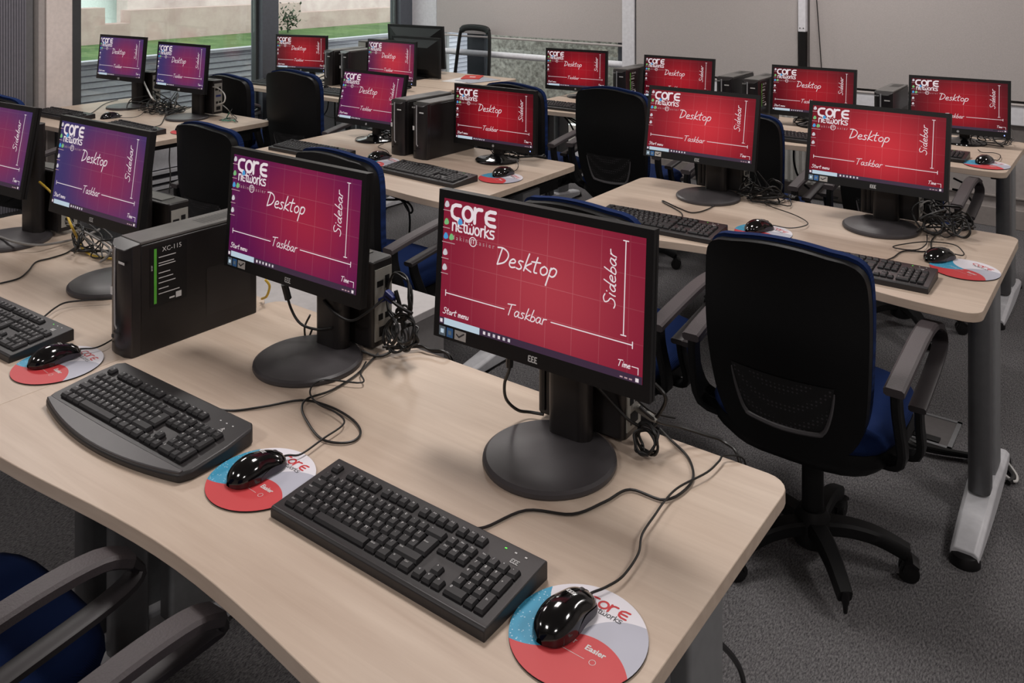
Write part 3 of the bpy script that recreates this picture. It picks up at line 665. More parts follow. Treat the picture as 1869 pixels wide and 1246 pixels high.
monitor('rose red monitor just in front of the dark backs of two other monitors', (-4.55, 4.715), (-4.573, 4.674, .918), .6, 2.8, SCR_MID, 'small', sw=1.04, sh=1.12)
monitor('red monitor at the left end of the back row, beside the stone wall window', (-3.22, 5.17), (-3.24, 5.13, .910), 6.5, 2, SCR_RED, 'small')
monitor('second monitor of the back row, left of a pair of towers', (-2.41, 5.05), (-2.408, 5.005, .922), 2.2, 6.8, SCR_RED, 'small')
monitor('third monitor of the back row, right of a pair of towers', (-1.57, 5.04), (-1.570, 4.998, .917), 2.2, 7.9, SCR_RED, 'small')
monitor('rightmost monitor of the back row, with a blue power light', (-.80, 5.03), (-.822, 4.992, .915), 4.6, 8.3, SCR_RED, 'small')
monitor('tall dark monitor back, larger and farther of two turned to the window', (-5.09, 5.46), (-5.09, 5.50, .945), 182.7, 4, None, 'slab', sw=1.30, sh=1.25)
monitor('dark monitor back with a shiny top edge, nearer of two turned away', (-4.87, 5.21), (-4.861, 5.25, .890), 181.6, 0, None, 'slab', sw=1.09, sh=1.13)

# ------------------------------------------------------------------ small black PCs behind the stands
def mini_pc_proto():
    r = empty('mini_pc')
    MB().prism(rrect(-.10, -.037, .10, .037, .012, 4), 0, .205).build('case', TOWER, r, bevel=.004)
    MB().box((-.02, 0, .2055), (.13, .045, .003)).build('top_vent', mat('vent_grey', (84, 84, 80), .6), r, sm=False)
    pp = MB().box((.1005, 0, .10), (.003, .056, .17)).build('port_panel', PORT, r, sm=False)
    for k, (y, z, w, h) in enumerate(((-.012, .15, .02, .014), (.012, .15, .014, .03), (0, .11, .036, .012), (-.01, .07, .014, .014), (.012, .07, .014, .014), (0, .035, .03, .022))):
        MB().box((.1022, y, z), (.002, w, h)).build('socket', VGAB if k == 2 else BLK, pp, sm=False)
    g = MB()
    for x in (-.082, -.066, -.05): g.box((x, -.038, .10), (.006, .004, .18))
    g.build('front_ribs', BLK, r, sm=False)
    return r
MPC = mini_pc_proto(); first = True
for label, x, y, rz in (('small black PC standing behind the stand of the largest monitor', -.913, 1.352, 1.2),
        ('small black PC with looped cables behind the magenta monitor on the nearest desk', -1.59, 1.35, .4),
        ('small black PC behind the purple monitor beside the black tower', -2.43, 1.345, 1.5),
        ('small black PC behind the purple monitor cut by the left edge', -3.085, 1.345, 4),
        ('small black PC behind the left bright red monitor on the right middle desk', -1.43, 3.242, -.6),
        ('small black PC behind the right bright red monitor on the right middle desk', -.778, 3.225, -1.2),
        ('small black PC behind the left purple monitor by the window', -5.349, 3.044, 4.7),
        ('small black PC with a white cable loop behind the right purple monitor by the window', -4.679, 3.044, 3.2)):
    x, y = x-math.sin(R(rz))*.144, y+math.cos(R(rz))*.144     # right behind the column, on the rim of the disc
    o = MPC if first else copy_tree(MPC); first = False
    put(o, (x, y, TOPZ+.0165), R(rz)); tag(o, label, 'computer', 'small PCs behind the monitors')

# ------------------------------------------------------------------ tower PCs
def tower_proto():
    r = empty('tower_pc'); w, d, h = .093, .35, .268     # front faces -y, front face at y = 0
    MB().box((0, .025+d/2-.0125, h/2-.004), (w, d-.025, h-.008)).build('case', TOWER, r, bevel=.003)
    MB().box((0, d/2+.012, h-.003), (w-.004, d-.025, .008)).build('lid', TOWTOP, r, bevel=.002)
    fb = MB().prism([(-w/2, .026), (-w/2, .006), (-w/2+.012, -.003), (-.012, -.007), (w/2-.02, -.006), (w/2, .004), (w/2, .026)], 0, lambda x, y: h-.002-.012*max(0, .006-y)/.01).build('front_bezel', TOWF, r, bevel=.002)
    MB().strap([(-.012, -.0075, h-.012), (-.012, -.0085, h*.6), (-.012, -.0075, .07), (-.004, -.007, .062)], .0066, .0026, side=(1, 0, 0)).build('silver_strip', SILV, fb)
    F = lambda x, y: (x, -.0075-.001, y)
    t = MB(); put_text(t, 'acer', .014, -.030, h-.022, 0, F); t.build('printed_name', KWHT, fb, sm=False); MB().rect(.006, h-.048, .034, h-.042, 0, F).build('printed_mark', KWHT, fb, sm=False)
    pt = MB()
    for k in range(4): pt.box((-.026+k*.016, -.0028, .038), (.011, .006, .007))
    pt.box((-.004, -.0042, .052), (.03, .006, .005)); pt.build('front_sockets', BLK, fb, sm=False)
    MB().rect(-.041, .135, -.030, .155, 0, lambda x, y: (x, -.0038, y)).build('front_sticker', KWHT, fb, sm=False)
    MB().box((0, d+.001, h/2), (w-.01, .003, h-.02)).build('rear_panel', PORT, r, sm=False)
    MB().rect(.20, .04, .33, .16, 0, lambda y, z: (w/2+.0006, y, z)).build('side_vent', PERF, r, sm=False)
    v = MB()
    for k in range(14): v.add([(-.02, .20+k*.009, h+.0012), (.03, .206+k*.009, h+.0012), (.03, .2095+k*.009, h+.0012), (-.02, .2035+k*.009, h+.0012)], [(0, 1, 2, 3)])
    v.build('lid_vent', BLK, r, sm=False)
    return r
TOW = tower_proto(); first = True
def side_label(r):
    x = .0475; G = lambda y, z: (x, y, z); t = MB()
    t.rect(.048, .105, .145, .248, 2, lambda y, z: (x-.0004, y, z)); t.rect(.058, .112, .065, .244, 1, G); put_text(t, 'XC-115', .016, .105, .238, 0, G)
    for k, (z, L) in enumerate(((.220, .045), (.206, .04), (.200, .044), (.182, .03), (.170, .038), (.158, .044), (.144, .026), (.132, .055))): t.rect(.070, z, .070+L, z+.0022, 0, G)
    t.rect(.115, .112, .130, .126, 0, G); t.rect(.098, .114, .112, .118, 0, G); put_text(t, 'acer', .008, .052, .20, 0, G, rot=PI/2)
    return t.mesh('side_label', [KWHT, GRN, BLK], sm=False)
SLAB = side_label(None)
TOWERS = (('black tower with a green striped label on the front desk row', -1.983, 1.112, -1.5, True),
        ('left of the two black towers side by side on the middle desk', -2.965, 3.070, -1, False),
        ('right of the two black towers side by side on the middle desk', -2.815, 3.065, -1, False),
        ('left small tower near the window, right of the mullion monitor', -5.085, 4.505, 0, False),
        ('right small tower near the window, left of the rose red monitor', -4.945, 4.540, 0, False),
        ('tower with a green label between the first two monitors of the back row', -2.704, 4.780, 0, True),
        ('left tower of the pair between the second and third monitors of the back row', -2.028, 4.820, 0, False),
        ('right tower of the pair between the second and third monitors of the back row', -1.860, 4.790, 0, True),
        ('single tower left of the rightmost monitor of the back row', -1.135, 4.765, 0, False))
for label, x, y, rz, lab in TOWERS:
    o = TOW if first else copy_tree(TOW); first = False
    put(o, (x, y, TOPZ), R(rz)); tag(o, label, 'computer', 'black tower PCs')
for (label, x, y, rz, lab), o in zip(TOWERS, [c for c in COL.objects if c.name.startswith('tower_pc')]):
    if lab: obj('side_label', SLAB, o)
o = copy_tree(TOW); put(o, (-5.47, 5.57, TOPZ), R(182)); tag(o, 'tower showing its grey fan side at the window, left of the dark monitor backs', 'computer', 'black tower PCs')
for c in o.children:
    if c.name.startswith('side_label'): bpy.data.objects.remove(c)

# ------------------------------------------------------------------ keyboards
U = .019
def key_layout():
    """(legend, x, y, w, h) in metres; centre of the key field at 0, 0"""
    K = []; X0 = -11.25*U; ry = [.0500, .0235, .0045, -.0145, -.0335, -.0525]
    def row(y, items, x=0):
        for it in items:
            lab, w = (it, 1) if isinstance(it, str) else it
            if lab is not None: K.append((lab, X0+(x+w/2)*U, y, w*U, U))
            x += w
    row(ry[0], ['Esc', (None, 1), 'F1', 'F2', 'F3', 'F4', (None, .5), 'F5', 'F6', 'F7', 'F8', (None, .5), 'F9', 'F10', 'F11', 'F12', (None, .25), 'Prt', 'Scr', 'Brk'])
    row(ry[1], ['`']+list('1234567890')+['-', '=', ('<-', 2)])
    row(ry[2], [('Tab', 1.5)]+list('QWERTYUIOP')+['[', ']'])
    row(ry[3], [('Caps', 1.75)]+list('ASDFGHJKL')+[';', "'", '#'])
    row(ry[4], [('Shift', 1.25), '\\']+list('ZXCVBNM')+[',', '.', '/', ('Shift', 2.75)])
    row(ry[5], [('Ctrl', 1.25), ('+', 1.25), ('Alt', 1.25), ('', 6.25), ('AltGr', 1.25), ('+', 1.25), ('=', 1.25), ('Ctrl', 1.25)])
    K.append(('Enter', X0+14.3*U, (ry[2]+ry[3])/2, 1.35*U, 2*U))
    for j, r_ in enumerate((('Ins', 'Hm', 'PU'), ('Del', 'End', 'PD'))):
        for i, l in enumerate(r_): K.append((l, X0+(15.75+i)*U, ry[1+j], U, U))
    K.append(('^', X0+16.75*U, ry[4], U, U))
    for i, l in enumerate(('<', 'v', '>')): K.append((l, X0+(15.75+i)*U, ry[5], U, U))
    for j, r_ in enumerate((('Nm', '/', '*', '-'), ('7', '8', '9'), ('4', '5', '6'), ('1', '2', '3'))):
        for i, l in enumerate(r_): K.append((l, X0+(19+i)*U, ry[1+j], U, U))
    K.append(('+', X0+22*U, (ry[2]+ry[3])/2, U, 2*U)); K.append(('En', X0+22*U, (ry[4]+ry[5])/2, U, 2*U))
    K.append(('0', X0+19.5*U, ry[5], 2*U, U)); K.append(('.', X0+21*U, ry[5], U, U))
    return K
KEYS = key_layout()
def key_shape(mb, x, y, z, w, h, leg=None):
    g = .0012; a, b = w/2-g, h/2-g; c, d = a-.0022, b-.0022; H = .0075; v = []
    for (p, q, zz) in ((a, b, 0), (a*.985, b*.985, H*.45), (c, d, H)): v += [(x-p, y-q, z+zz), (x+p, y-q, z+zz), (x+p, y+q, z+zz), (x-p, y+q, z+zz)]
    dy = .0012; v = v[:8]+[(p[0], p[1]+dy, p[2]) for p in v[8:]]
    mb.add(v, [(0, 1, 5, 4), (1, 2, 6, 5), (2, 3, 7, 6), (3, 0, 4, 7), (4, 5, 9, 8), (5, 6, 10, 9), (6, 7, 11, 10), (7, 4, 8, 11), (8, 9, 10, 11)])
    if leg:
        s_ = .0066 if len(leg) == 1 else .0042
        put_text(mb, leg, s_, x-c+.0042+(.0015 if len(leg) > 1 else 0), y+.0030+dy, 1, lambda p, q: (p, q, z+H+.0002))
KEYMESH = {}
def body_flat(r):
    prof = [(-.0775, .0), (-.0775, .015), (-.0735, .0185), (-.066, .0185), (.066, .0285), (.0755, .029), (.0775, .026), (.0775, .0)]
    MB().prism(prof, -.229, .229, 0, lambda a, b, c: (c, a, b)).build('case', KBODY, r, bevel=.0015, ang=25)
def body_curved(r):
    n = 24; yf = lambda x: -.077-.035*(1-(x/.236)**2); top = lambda x, y: .014+(y+.112)/.206*.020
    poly = [(.222, .094), (-.222, .094), (-.238, .082), (-.246, .02), (-.245, -.055)]+[(-.236+.472*k/n, yf(-.236+.472*k/n)) for k in range(n+1)]+[(.245, -.055), (.246, .02), (.238, .082)]
    MB().prism(poly, 0, top).build('case', KBODY, r, bevel=.005, ang=25)
    pr = [(-.234+.468*k/n, yf(-.234+.468*k/n)+.002) for k in range(n+1)]+[(.234-.468*k/n, -.0655-.004*math.sin(PI*k/n)) for k in range(n+1)]
    MB().prism(pr, .010, lambda x, y: top(x, y)+.0015+.004*math.sin(PI*min(1, max(0, (y-yf(x))/(-.066-yf(x)+1e-6))))).build('palm_rest', DISC, r, bevel=.002, ang=35)
def keyboard(label, xy, yaw, kind='flat', detail=False, cable=None):
    r = empty('keyboard', (xy[0], xy[1], TOPZ), R(yaw)); tag(r, label, 'keyboard', 'black desktop keyboards')
    cur = kind == 'curved'; (body_curved if cur else body_flat)(r)
    zf = (lambda y: .0185+(y+.066)/.132*.010) if not cur else (lambda y: .0175+(y+.095)/.19*.018)
    oy = .0 if not cur else .003
    if detail:
        for lab, x, y, w, h in KEYS:
            k = (lab, round(w, 4), round(h, 4))
            if k not in KEYMESH:
                mb = MB(); key_shape(mb, 0, 0, 0, w, h, lab or None); KEYMESH[k] = mb.mesh('key', [KEYC, KWHT], ang=20)
            o = obj('key', KEYMESH[k], r, (x, y+oy, zf(y+oy)-.0005), (R(4.3), 0, 0))
    else:
        if 'all' not in KEYMESH:
            mb = MB()
            for lab, x, y, w, h in KEYS: key_shape(mb, x, y, .0185+(y+.066)/.132*.010, w, h, lab if len(lab) == 1 else None)
            KEYMESH['all'] = mb.mesh('keys', [KEYC, KWHT], sm=False)
        o = obj('keys', KEYMESH['all'], r); o['kind'] = 'stuff'
    if 'mark' not in KEYMESH:
        mb = MB(); eee(mb, 0, 0, .008, 0); KEYMESH['mark'] = mb.mesh('maker_mark', KWHT, sm=False)
        KEYMESH['led'] = MB().rect(-.002, -.0012, .002, .0012).mesh('indicator_light', LEDG, sm=False); KEYMESH['ledo'] = MB().rect(-.002, -.0012, .002, .0012).mesh('indicator_light', KWHT, sm=False)
        mb = MB(); mb.ribbon([(-.004, -.003), (0, .004), (.003, .001), (-.001, -.001), (.004, -.004)], .0012); mb.rect(-.007, -.0065, .006, -.0053); KEYMESH['mark2'] = mb.mesh('maker_mark', KWHT, sm=False)
    yk = .050+oy; zz = lambda y: (.0285+(y-.066)*.0757+.0008) if not cur else (.014+(y+.112)/.206*.020+.0006)
    obj('maker_mark', KEYMESH['mark2' if cur else 'mark'], r, (.19, yk-.004, zz(yk-.004)), (R(4.3), 0, 0))
    for k in range(3): obj('indicator_light', KEYMESH['led' if (k == 0 and not cur) else 'ledo'], r, (.162+k*.019, yk+.012, zz(yk+.012)), (R(4.3), 0, 0))
    if cable:
        pts = [to_local(r, p) for p in cable]; MB().tube(smooth(pts, 6), .0024, 7).build('cable', CABLE, r)
    return r
zc = TOPZ+.0042
zm = TOPZ+.0105
keyboard('nearest keyboard, flat and black, left of the front mouse mat', (-.968, 1.012), 0, 'flat', True, [Vector((-.905, 1.088, .735))]+ats([(885, 962), (960, 931), (1045, 938), (1105, 915), (1150, 893), (1215, 912), (1262, 880), (1258, 838), (1222, 800), (1205, 782)], zc))
keyboard('black keyboard with a curved front edge and palm rest', (-1.640, .968), 1, 'curved', True, [Vector((-1.58, 1.062, .74))]+ats([(420, 749), (480, 742), (550, 730), (600, 741), (640, 763), (658, 786), (648, 803), (618, 808), (584, 799), (560, 768), (551, 744), (562, 727, .730), (605, 712), (650, 684), (690, 645)], zc))
keyboard('flat keyboard on the left of the front row, cut by the picture edge', (-2.375, 1.000), 2, 'flat', True, [Vector((-2.31, 1.08, .735))]+ats([(80, 578), (100, 562), (120, 552), (155, 548), (205, 545)], zc+.012))
keyboard('keyboard left of the two towers on the middle desk', (-3.335, 2.850), 1)
keyboard('keyboard in front of the right tower on the middle desk', (-2.560, 2.835), -3, cable=[Vector((-2.60, 2.91, .735))]+ats([(745, 297), (775, 299), (806, 306), (818, 309)], zc))
keyboard('left keyboard on the desk in the right middle', (-1.415, 2.775), 2, cable=[Vector((-1.36, 2.85, .735))]+ats([(1243, 388), (1212, 370), (1212, 367), (1240, 380), (1265, 388), (1295, 380), (1318, 362), (1330, 345)], zc))
keyboard('right keyboard on the desk in the right middle', (-.745, 2.735), 1, cable=[Vector((-.68, 2.812, .735))]+ats([(1630, 470), (1650, 458), (1695, 458), (1700, 440), (1712, 425), (1722, 415)], zc))
keyboard('keyboard at the front left corner of the cable strewn window desk', (-5.345, 2.625), 3, cable=[Vector((-5.30, 2.70, .735))]+ats([(165, 207), (190, 190), (215, 182)], zc))
keyboard('keyboard between the mouse and the red mat on the cable strewn window desk', (-4.575, 2.625), -1, cable=[Vector((-4.52, 2.70, .735))]+ats([(292, 228), (300, 215), (308, 195)], zc))
keyboard('keyboard left of the chair at the second window desk', (-5.40, 4.275), 3)
keyboard('keyboard in front of the small towers on the second window desk', (-4.61, 4.235), 0)
keyboard('leftmost keyboard of the back row', (-3.055, 4.685), 1)
keyboard('second keyboard of the back row, mostly behind a chair back', (-2.42, 4.66), 0)
keyboard('third keyboard of the back row', (-1.445, 4.58), 0)
keyboard('rightmost keyboard of the back row, beside the coloured mat', (-.945, 4.585), 0)

# ------------------------------------------------------------------ mouse mats
PR = .0965
def mat_print():
    t = MB(); F = lambda x, y: (x, y, .0034)
    core_logo(t, -.024, .059, .066, .016, 0, F, st=.22); net_logo(t, -.013, .049, .052, .0095, 1, F, st=.14)
    a = t.mesh('printed_logo', [mat('red_print', (190, 44, 50), .5), mat('dark_print', (58, 58, 62), .5)], sm=False); t = MB()
    put_text(t, 'Making', .0095, -.026, -.015, 0, F); put_text(t, 'IT', .0095, .002, -.015, 0, F); put_text(t, 'Easier', .0128, .036, -.014, 0, F, bold=.03)
    t.rect(-.01, -.0335, .030, -.0328, 0, F); t.ribbon([(.042+.0045*math.cos(2*PI*k/14), -.032+.0045*math.sin(2*PI*k/14)) for k in range(14)], .0007, 0, F, closed=True)
    return a, t.mesh('printed_slogan', [KWHT], sm=False)
MPR, MPR2 = mat_print()
mm = empty('mouse_mat'); MB().lathe([(PR-.002, 0), (PR, .001), (PR, .0025)], 64, m=1).add([(PR*.999*math.cos(2*PI*k/64), PR*.999*math.sin(2*PI*k/64), .0032) for k in range(64)], [tuple(range(64))], 0).build('printed_disc', [PADM, BLK], mm, ang=60)
obj('printed_logo', MPR, mm); obj('printed_slogan', MPR2, mm); first = True
MATS = [('nearest mouse mat, round and four coloured, at the front desk corner', -.643, 1.023, 0), ('round mouse mat between the curved keyboard and the nearest keyboard', -1.297, .993, -2),
        ('round mouse mat in front of the black tower', -2.043, .994, -4), ('round red mat left of the right keyboard on the middle desk', -2.925, 2.905, -20),
        ('round mat near the right front corner of the middle desk', -2.281, 3.000, -30), ('round mat between the two keyboards on the right middle desk', -1.091, 2.933, -28),
        ('round mat at the right end of the right middle desk', -.497+.03, 2.941, -30), ('round mat at the right end of the back row', -.628, 4.53, -20),
        ('red mat beside the chair top on the cable strewn window desk', -4.305, 2.811, -20), ('red mat between the keyboards of the second window desk', -4.94, 4.27, -20)]
for label, x, y, rz in MATS:
    o = mm if first else copy_tree(mm); first = False
    put(o, (x, y, TOPZ+.0002), R(rz)); tag(o, label, 'mouse mat', 'round mouse mats')

# ------------------------------------------------------------------ mice
def mouse_shell():
    L, n, k = .116, 22, 18; vs = []
    def wd(t): return .0315*(1-abs(2*t-1)**3.2)**.5*(1-.13*math.exp(-((t-.62)/.16)**2))*(1.0 if t < .5 else 1-.10*(t-.5)*2)
    def ht(t): return .037*(1-abs(2*(t*.98+.01)-1)**2.5)**.60*(1-.40*max(0, t-.40))
    mb = MB()
    def P(u, v):
        t = .004+.992*v; a = PI*u; w, h = wd(t), ht(t)
        return (-w*math.cos(a), (t-.5)*L, .002+h*math.sin(a)**.8)
    mb.grid(P, k, n, 0, True); mb.add([P(0, j/(n-1)) for j in range(n)]+[P(1, j/(n-1)) for j in range(n)], [(j, j+1, n+j+1, n+j) for j in range(n-1)])
    return mb.mesh('shell', BLKG, ang=60), wd, ht
SHELL, WD, HT = mouse_shell()
sk = MB()
for sx in (-1, 1):
    sk.grid(lambda u, v: (sx*(WD(.42+.5*v)+.0006)*(1.0-.02*u), (.42+.5*v-.5)*.116, .003+(.013)*u*math.sin(PI*(.06+.88*v))**.5), 4, 12, 0, sx < 0)
GRIP = sk
sg = [MB().grid(lambda u, v, sx=sx: (sx*(WD(.42+.5*v)+.0006), (.42+.5*v-.5)*.116, .003+.013*u*math.sin(PI*(.06+.88*v))**.5), 4, 12, 0, sx > 0).mesh('side_grip', mat('grey_side_grip', (66, 64, 72), .4)) if False else None for sx in (-1, 1)]
GRIPM = mat('grey_side_grip', (58, 56, 64), .4)
GRIPS = [MB().grid(lambda u, v, sx=sx: (sx*(WD(.42+.5*v)*(1-.03*u)+.0008), (.42+.5*v-.5)*.116, .003+.012*u*math.sin(PI*(.06+.88*v))**.5), 4, 12, 0, sx < 0).mesh('side_grip', GRIPM) for sx in (-1, 1)]
WHEEL = MB().lathe([(.009, -.003), (.0105, -.0015), (.0105, .0015), (.009, .003)], 20, M=Matrix.Rotation(PI/2, 3, 'Y')).mesh('scroll_wheel', DISC)
SEAM = MB().tube([(0, (t-.5)*.116, .0023+HT(t)) for t in (.60, .66, .72, .86, .92, .955)], .0006, 5).mesh('button_seam', BLK)
ml = MB(); eee(ml, 0, 0, .007); MLOGO = ml.mesh('maker_mark', KWHT, sm=False)
def mouse(label, xy, yaw, cable=None, on_mat=True):
    z = TOPZ+(.0040 if on_mat else 0); r = empty('computer_mouse', (xy[0], xy[1], z), R(yaw)); tag(r, label, 'computer mouse', 'glossy black mice')
    obj('shell', SHELL, r)
    for g in GRIPS: obj('side_grip', g, r)
    obj('scroll_wheel', WHEEL, r, (0, (.79-.5)*.116, HT(.79)-.0075)); obj('button_seam', SEAM, r)
    t = .60; obj('maker_mark', MLOGO, r, (0, (t-.5)*.116, .0024+HT(t)+.0004), (math.atan2(HT(.64)-HT(.56), .08*.116), 0, 0))
    if cable:
        p0 = [Vector((0, .054, .010)), Vector((0, .066, .007))]; MB().tube(smooth(p0+[to_local(r, p) for p in cable], 6), .0019, 7).build('cable', CABLE, r)
    return r
mouse('nearest mouse, glossy black, on the front mouse mat', (-.668, 1.030), -6, ats([(1108, 1070), (1138, 1050), (1165, 1010), (1172, 975), (1195, 940), (1215, 912), (1240, 888), (1290, 862), (1312, 842), (1322, 831)], zm)+[Vector((-.62, 1.568, .722)), Vector((-.62, 1.575, .66))])
mouse('mouse on the mat between the two front keyboards', (-1.312, .995), -7, ats([(550, 828), (590, 800), (628, 772), (612, 752), (578, 735), (566, 712), (590, 693), (660, 698), (658, 680), (668, 660)], zm))
mouse('mouse on the mat in front of the black tower', (-2.066, .998), -8, ats([(172, 635), (190, 628), (212, 615)], zm))
mouse('mouse left of the right keyboard on the middle desk', (-2.965, 2.945), -19, ats([(712, 285), (706, 275), (690, 268), (700, 262)], zm))
mouse('mouse on the mat at the right corner of the middle desk', (-2.300, 3.045), -12, ats([(944, 308), (946, 300), (943, 290), (950, 282)], zm))
mouse('mouse between the two keyboards on the right middle desk', (-1.110, 2.945), -28, ats([(1440, 416), (1465, 413), (1474, 406), (1450, 392), (1405, 376), (1398, 370), (1425, 367), (1432, 358), (1405, 345)], zm))
mouse('mouse on the mat at the right end of the right middle desk', (-.545, 2.990), -30, ats([(1757, 466), (1758, 460), (1740, 446), (1690, 441), (1640, 447), (1632, 452), (1670, 456), (1690, 446), (1692, 428)], zm))
mouse('mouse on the mat at the right end of the back row', (-.640, 4.565), -18, ats([(1822, 292), (1826, 284), (1815, 279), (1793, 278), (1785, 273)], zm))
mouse('mouse lying between two keyboards on the cable strewn window desk', (-5.06, 2.775), -10, ats([(210, 214), (245, 214), (262, 205), (266, 190)], zm), False)
mouse('mouse on the red mat beside the chair top at the window desk', (-4.355, 2.825), -20)
mouse('mouse near the small towers on the second window desk', (-4.90, 4.30), -20)

# ------------------------------------------------------------------ operator chairs
def chair_proto():
    r = empty('office_chair')
    HB, ZT = .405, .965
    def hw(t):
        pts = [(0, .085), (.04, .135), (.10, .168), (.18, .188), (.30, .200), (.48, .208), (.65, .2110), (.82, .2090), (.91, .202), (.957, .186), (.985, .160), (1, .120)]
        for i in range(len(pts)-1):
            (a, b), (c, d) = pts[i], pts[i+1]
            if a <= t <= c:
                m0 = (d-pts[i-1][1])/(c-pts[i-1][0]) if i else (d-b)/(c-a); m1 = (pts[i+2][1]-b)/(pts[i+2][0]-a) if i+2 < len(pts) else (d-b)/(c-a)
                q = (t-a)/(c-a); h = c-a; return (2*q**3-3*q*q+1)*b+(q**3-2*q*q+q)*h*m0+(3*q*q-2*q**3)*d+(q**3-q*q)*h*m1
        return pts[-1][1]
    def yc(t): return -.215-.035*t-.045*math.sin(PI*min(1, t*1.05))**2*.5-.03*t*t
    def zt(t, u): return HB+(ZT-HB)*t-.014*t**8*u*u
    def surf(off, wk=0.0, wrap=.055):
        def f(u, v):
            uu = 2*u-1; uu = math.copysign(abs(uu)**.85, uu); t = v; w = hw(t)+wk
            return Vector((uu*w, yc(t)+off+wrap*(uu*w/.21)**2*.8, zt(t, uu)))
        return f
    def slab(name, o1, o2, m, par, wk=0.0, nu=19, nv=29, t0=0., t1=1.):
        A = surf(o1, wk); B = surf(o2, wk); mb = MB(); g = lambda F: (lambda u, v: F(u, t0+(t1-t0)*(1-(1-v)**1.25)))
        mb.grid(g(A), nu, nv, 0, False); mb.grid(g(B), nu, nv, 0, True); n = nu*nv; fs = []
        for j in range(nv-1): fs += [(j*nu, n+j*nu, n+(j+1)*nu, (j+1)*nu), (j*nu+nu-1, (j+1)*nu+nu-1, n+(j+1)*nu+nu-1, n+j*nu+nu-1)]
        for i in range(nu-1): fs += [(i, i+1, n+i+1, n+i), ((nv-1)*nu+i, n+(nv-1)*nu+i, n+(nv-1)*nu+i+1, (nv-1)*nu+i+1)]
        mb.f += fs; mb.m += [0]*len(fs)
        return mb.build(name, m, par, bevel=None, sub=1, ang=80)
    sh = slab('back_shell', -.018, .014, CHB, r)
    slab('back_cushion', .014, .039, BLUE, r, .001, t0=.12, t1=1.0).location = (0, .001, .009)
    # perforated lumbar panel and its U shaped trim on the rear of the shell
    S = surf(-.0195, 0)
    MB().grid(lambda u, v: S(.5+(u-.5)*(.50+.10*v), .145+.24*v), 12, 8).build('lumbar_grille', GRILLE, sh)
    ed = [S(.5-.30, .36), S(.5-.285, .27), S(.5-.262, .19), S(.5-.24, .158), S(.5-.20, .143), S(.5, .132), S(.5+.20, .143), S(.5+.24, .158), S(.5+.262, .19), S(.5+.285, .27), S(.5+.30, .36)]
    MB().tube(smooth(ed, 4), [.0015+.0055*math.sin(PI*k/40)**.6 for k in range(41)], 7).build('lumbar_trim', RIM, sh)
    # seat
    st = MB(); n = 28; sup = lambda a, e: math.copysign(abs(a)**e, a)
    for (k, z) in ((.80, .43), (.96, .437), (1.0, .458), (.97, .482), (.86, .497), (.5, .502)):
        st.v += [(.245*k*sup(math.cos(2*PI*i/n), .55), .015+.235*k*sup(math.sin(2*PI*i/n), .55), z) for i in range(n)]
    for j in range(5): st.f += [(j*n+i, j*n+(i+1) % n, (j+1)*n+(i+1) % n, (j+1)*n+i) for i in range(n)]
    st.f += [tuple(range(n-1, -1, -1)), tuple(range(5*n, 6*n))]; st.m = [0]*len(st.f); st.build('seat', BLUE, r, ang=70)
    us = MB()
    for (k, z) in ((.55, .345), (.84, .362), (1.0, .405), (.985, .436)): us.v += [(.243*k*sup(math.cos(2*PI*i/n), .6), .015+.233*k*sup(math.sin(2*PI*i/n), .6), z) for i in range(n)]
    for j in range(3): us.f += [(j*n+i, j*n+(i+1) % n, (j+1)*n+(i+1) % n, (j+1)*n+i) for i in range(n)]
    us.f += [tuple(range(n-1, -1, -1)), tuple(range(3*n, 4*n))]; us.m = [0]*len(us.f); us.build('seat_shell', CHB, r, ang=60)
    MB().strap(smooth([(0, -.02, .37), (0, -.12, .375), (0, -.185, .40), (0, -.195, .45), (0, -.205, .50)], 4), .075, .016).build('back_bracket', BLKM, r)
    MB().box((0, .0, .36), (.20, .24, .045)).tube([(.09, .05, .365), (.23, .07, .372)], .007, 8).build('tilt_mechanism', BLKM, r, bevel=.008)
    MB().lathe([(.029, .085), (.029, .30), (.024, .345)], 18).build('gas_column', BLKM, r)
    MB().lathe([(.034, .045), (.050, .055), (.052, .115), (.036, .15)], 24).build('base_hub', BLKM, r)
    leg = MB().strap(smooth([(0, .03, .105), (0, .10, .110), (0, .17, .100), (0, .240, .072)], 4), [.056-.02*k/12 for k in range(13)], .038).build('base_leg', BLKM, r, bevel=None)
    cs = MB()
    for x in (-.013, .013): cs.lathe([(.010, -.009), (.025, -.007), (.026, 0), (.025, .007), (.010, .009)], 18, c=(x, .244, .026), M=Matrix.Rotation(PI/2, 3, 'Y'))
    cs.strap([(0, .228, .030), (0, .236, .05), (0, .251, .056), (0, .266, .045)], .05, .012).lathe([(.007, .04), (.007, .075)], 10, c=(0, .241, 0))
    cs.build('caster', BLK, leg)
    for k in range(1, 5):
        c = copy_tree(leg); c.parent = r; c.rotation_euler = (0, 0, 2*PI*k/5)
    for o in [leg]+[]: o.rotation_euler = (0, 0, 0)
    for sx in (-1, 1):
        am = MB().strap(smooth([(sx*.262, -.225, .638), (sx*.264, -.10, .658), (sx*.264, .06, .675), (sx*.266, .165, .674), (sx*.272, .215, .655)], 4), .048, .022).build('armrest', ARM, r)
        MB().strap(smooth([(sx*.272, .215, .655), (sx*.280, .224, .630), (sx*.290, .17, .616), (sx*.298, .02, .604), (sx*.300, -.16, .582)], 4), .040, .016).build('lower_strap', mat('shaded_arm_strap', (44, 40, 42), .5) if sx < 0 else bpy.data.materials['shaded_arm_strap'], am)  # strap coloured darker than the armrest to paint in the shade on it
        MB().strap(smooth([(sx*.262, -.20, .634), (sx*.264, -.195, .575), (sx*.264, -.15, .44), (sx*.20, -.08, .385)], 4), .042, .022, side=(0, 1, 0)).build('arm_post', BLKM, am)
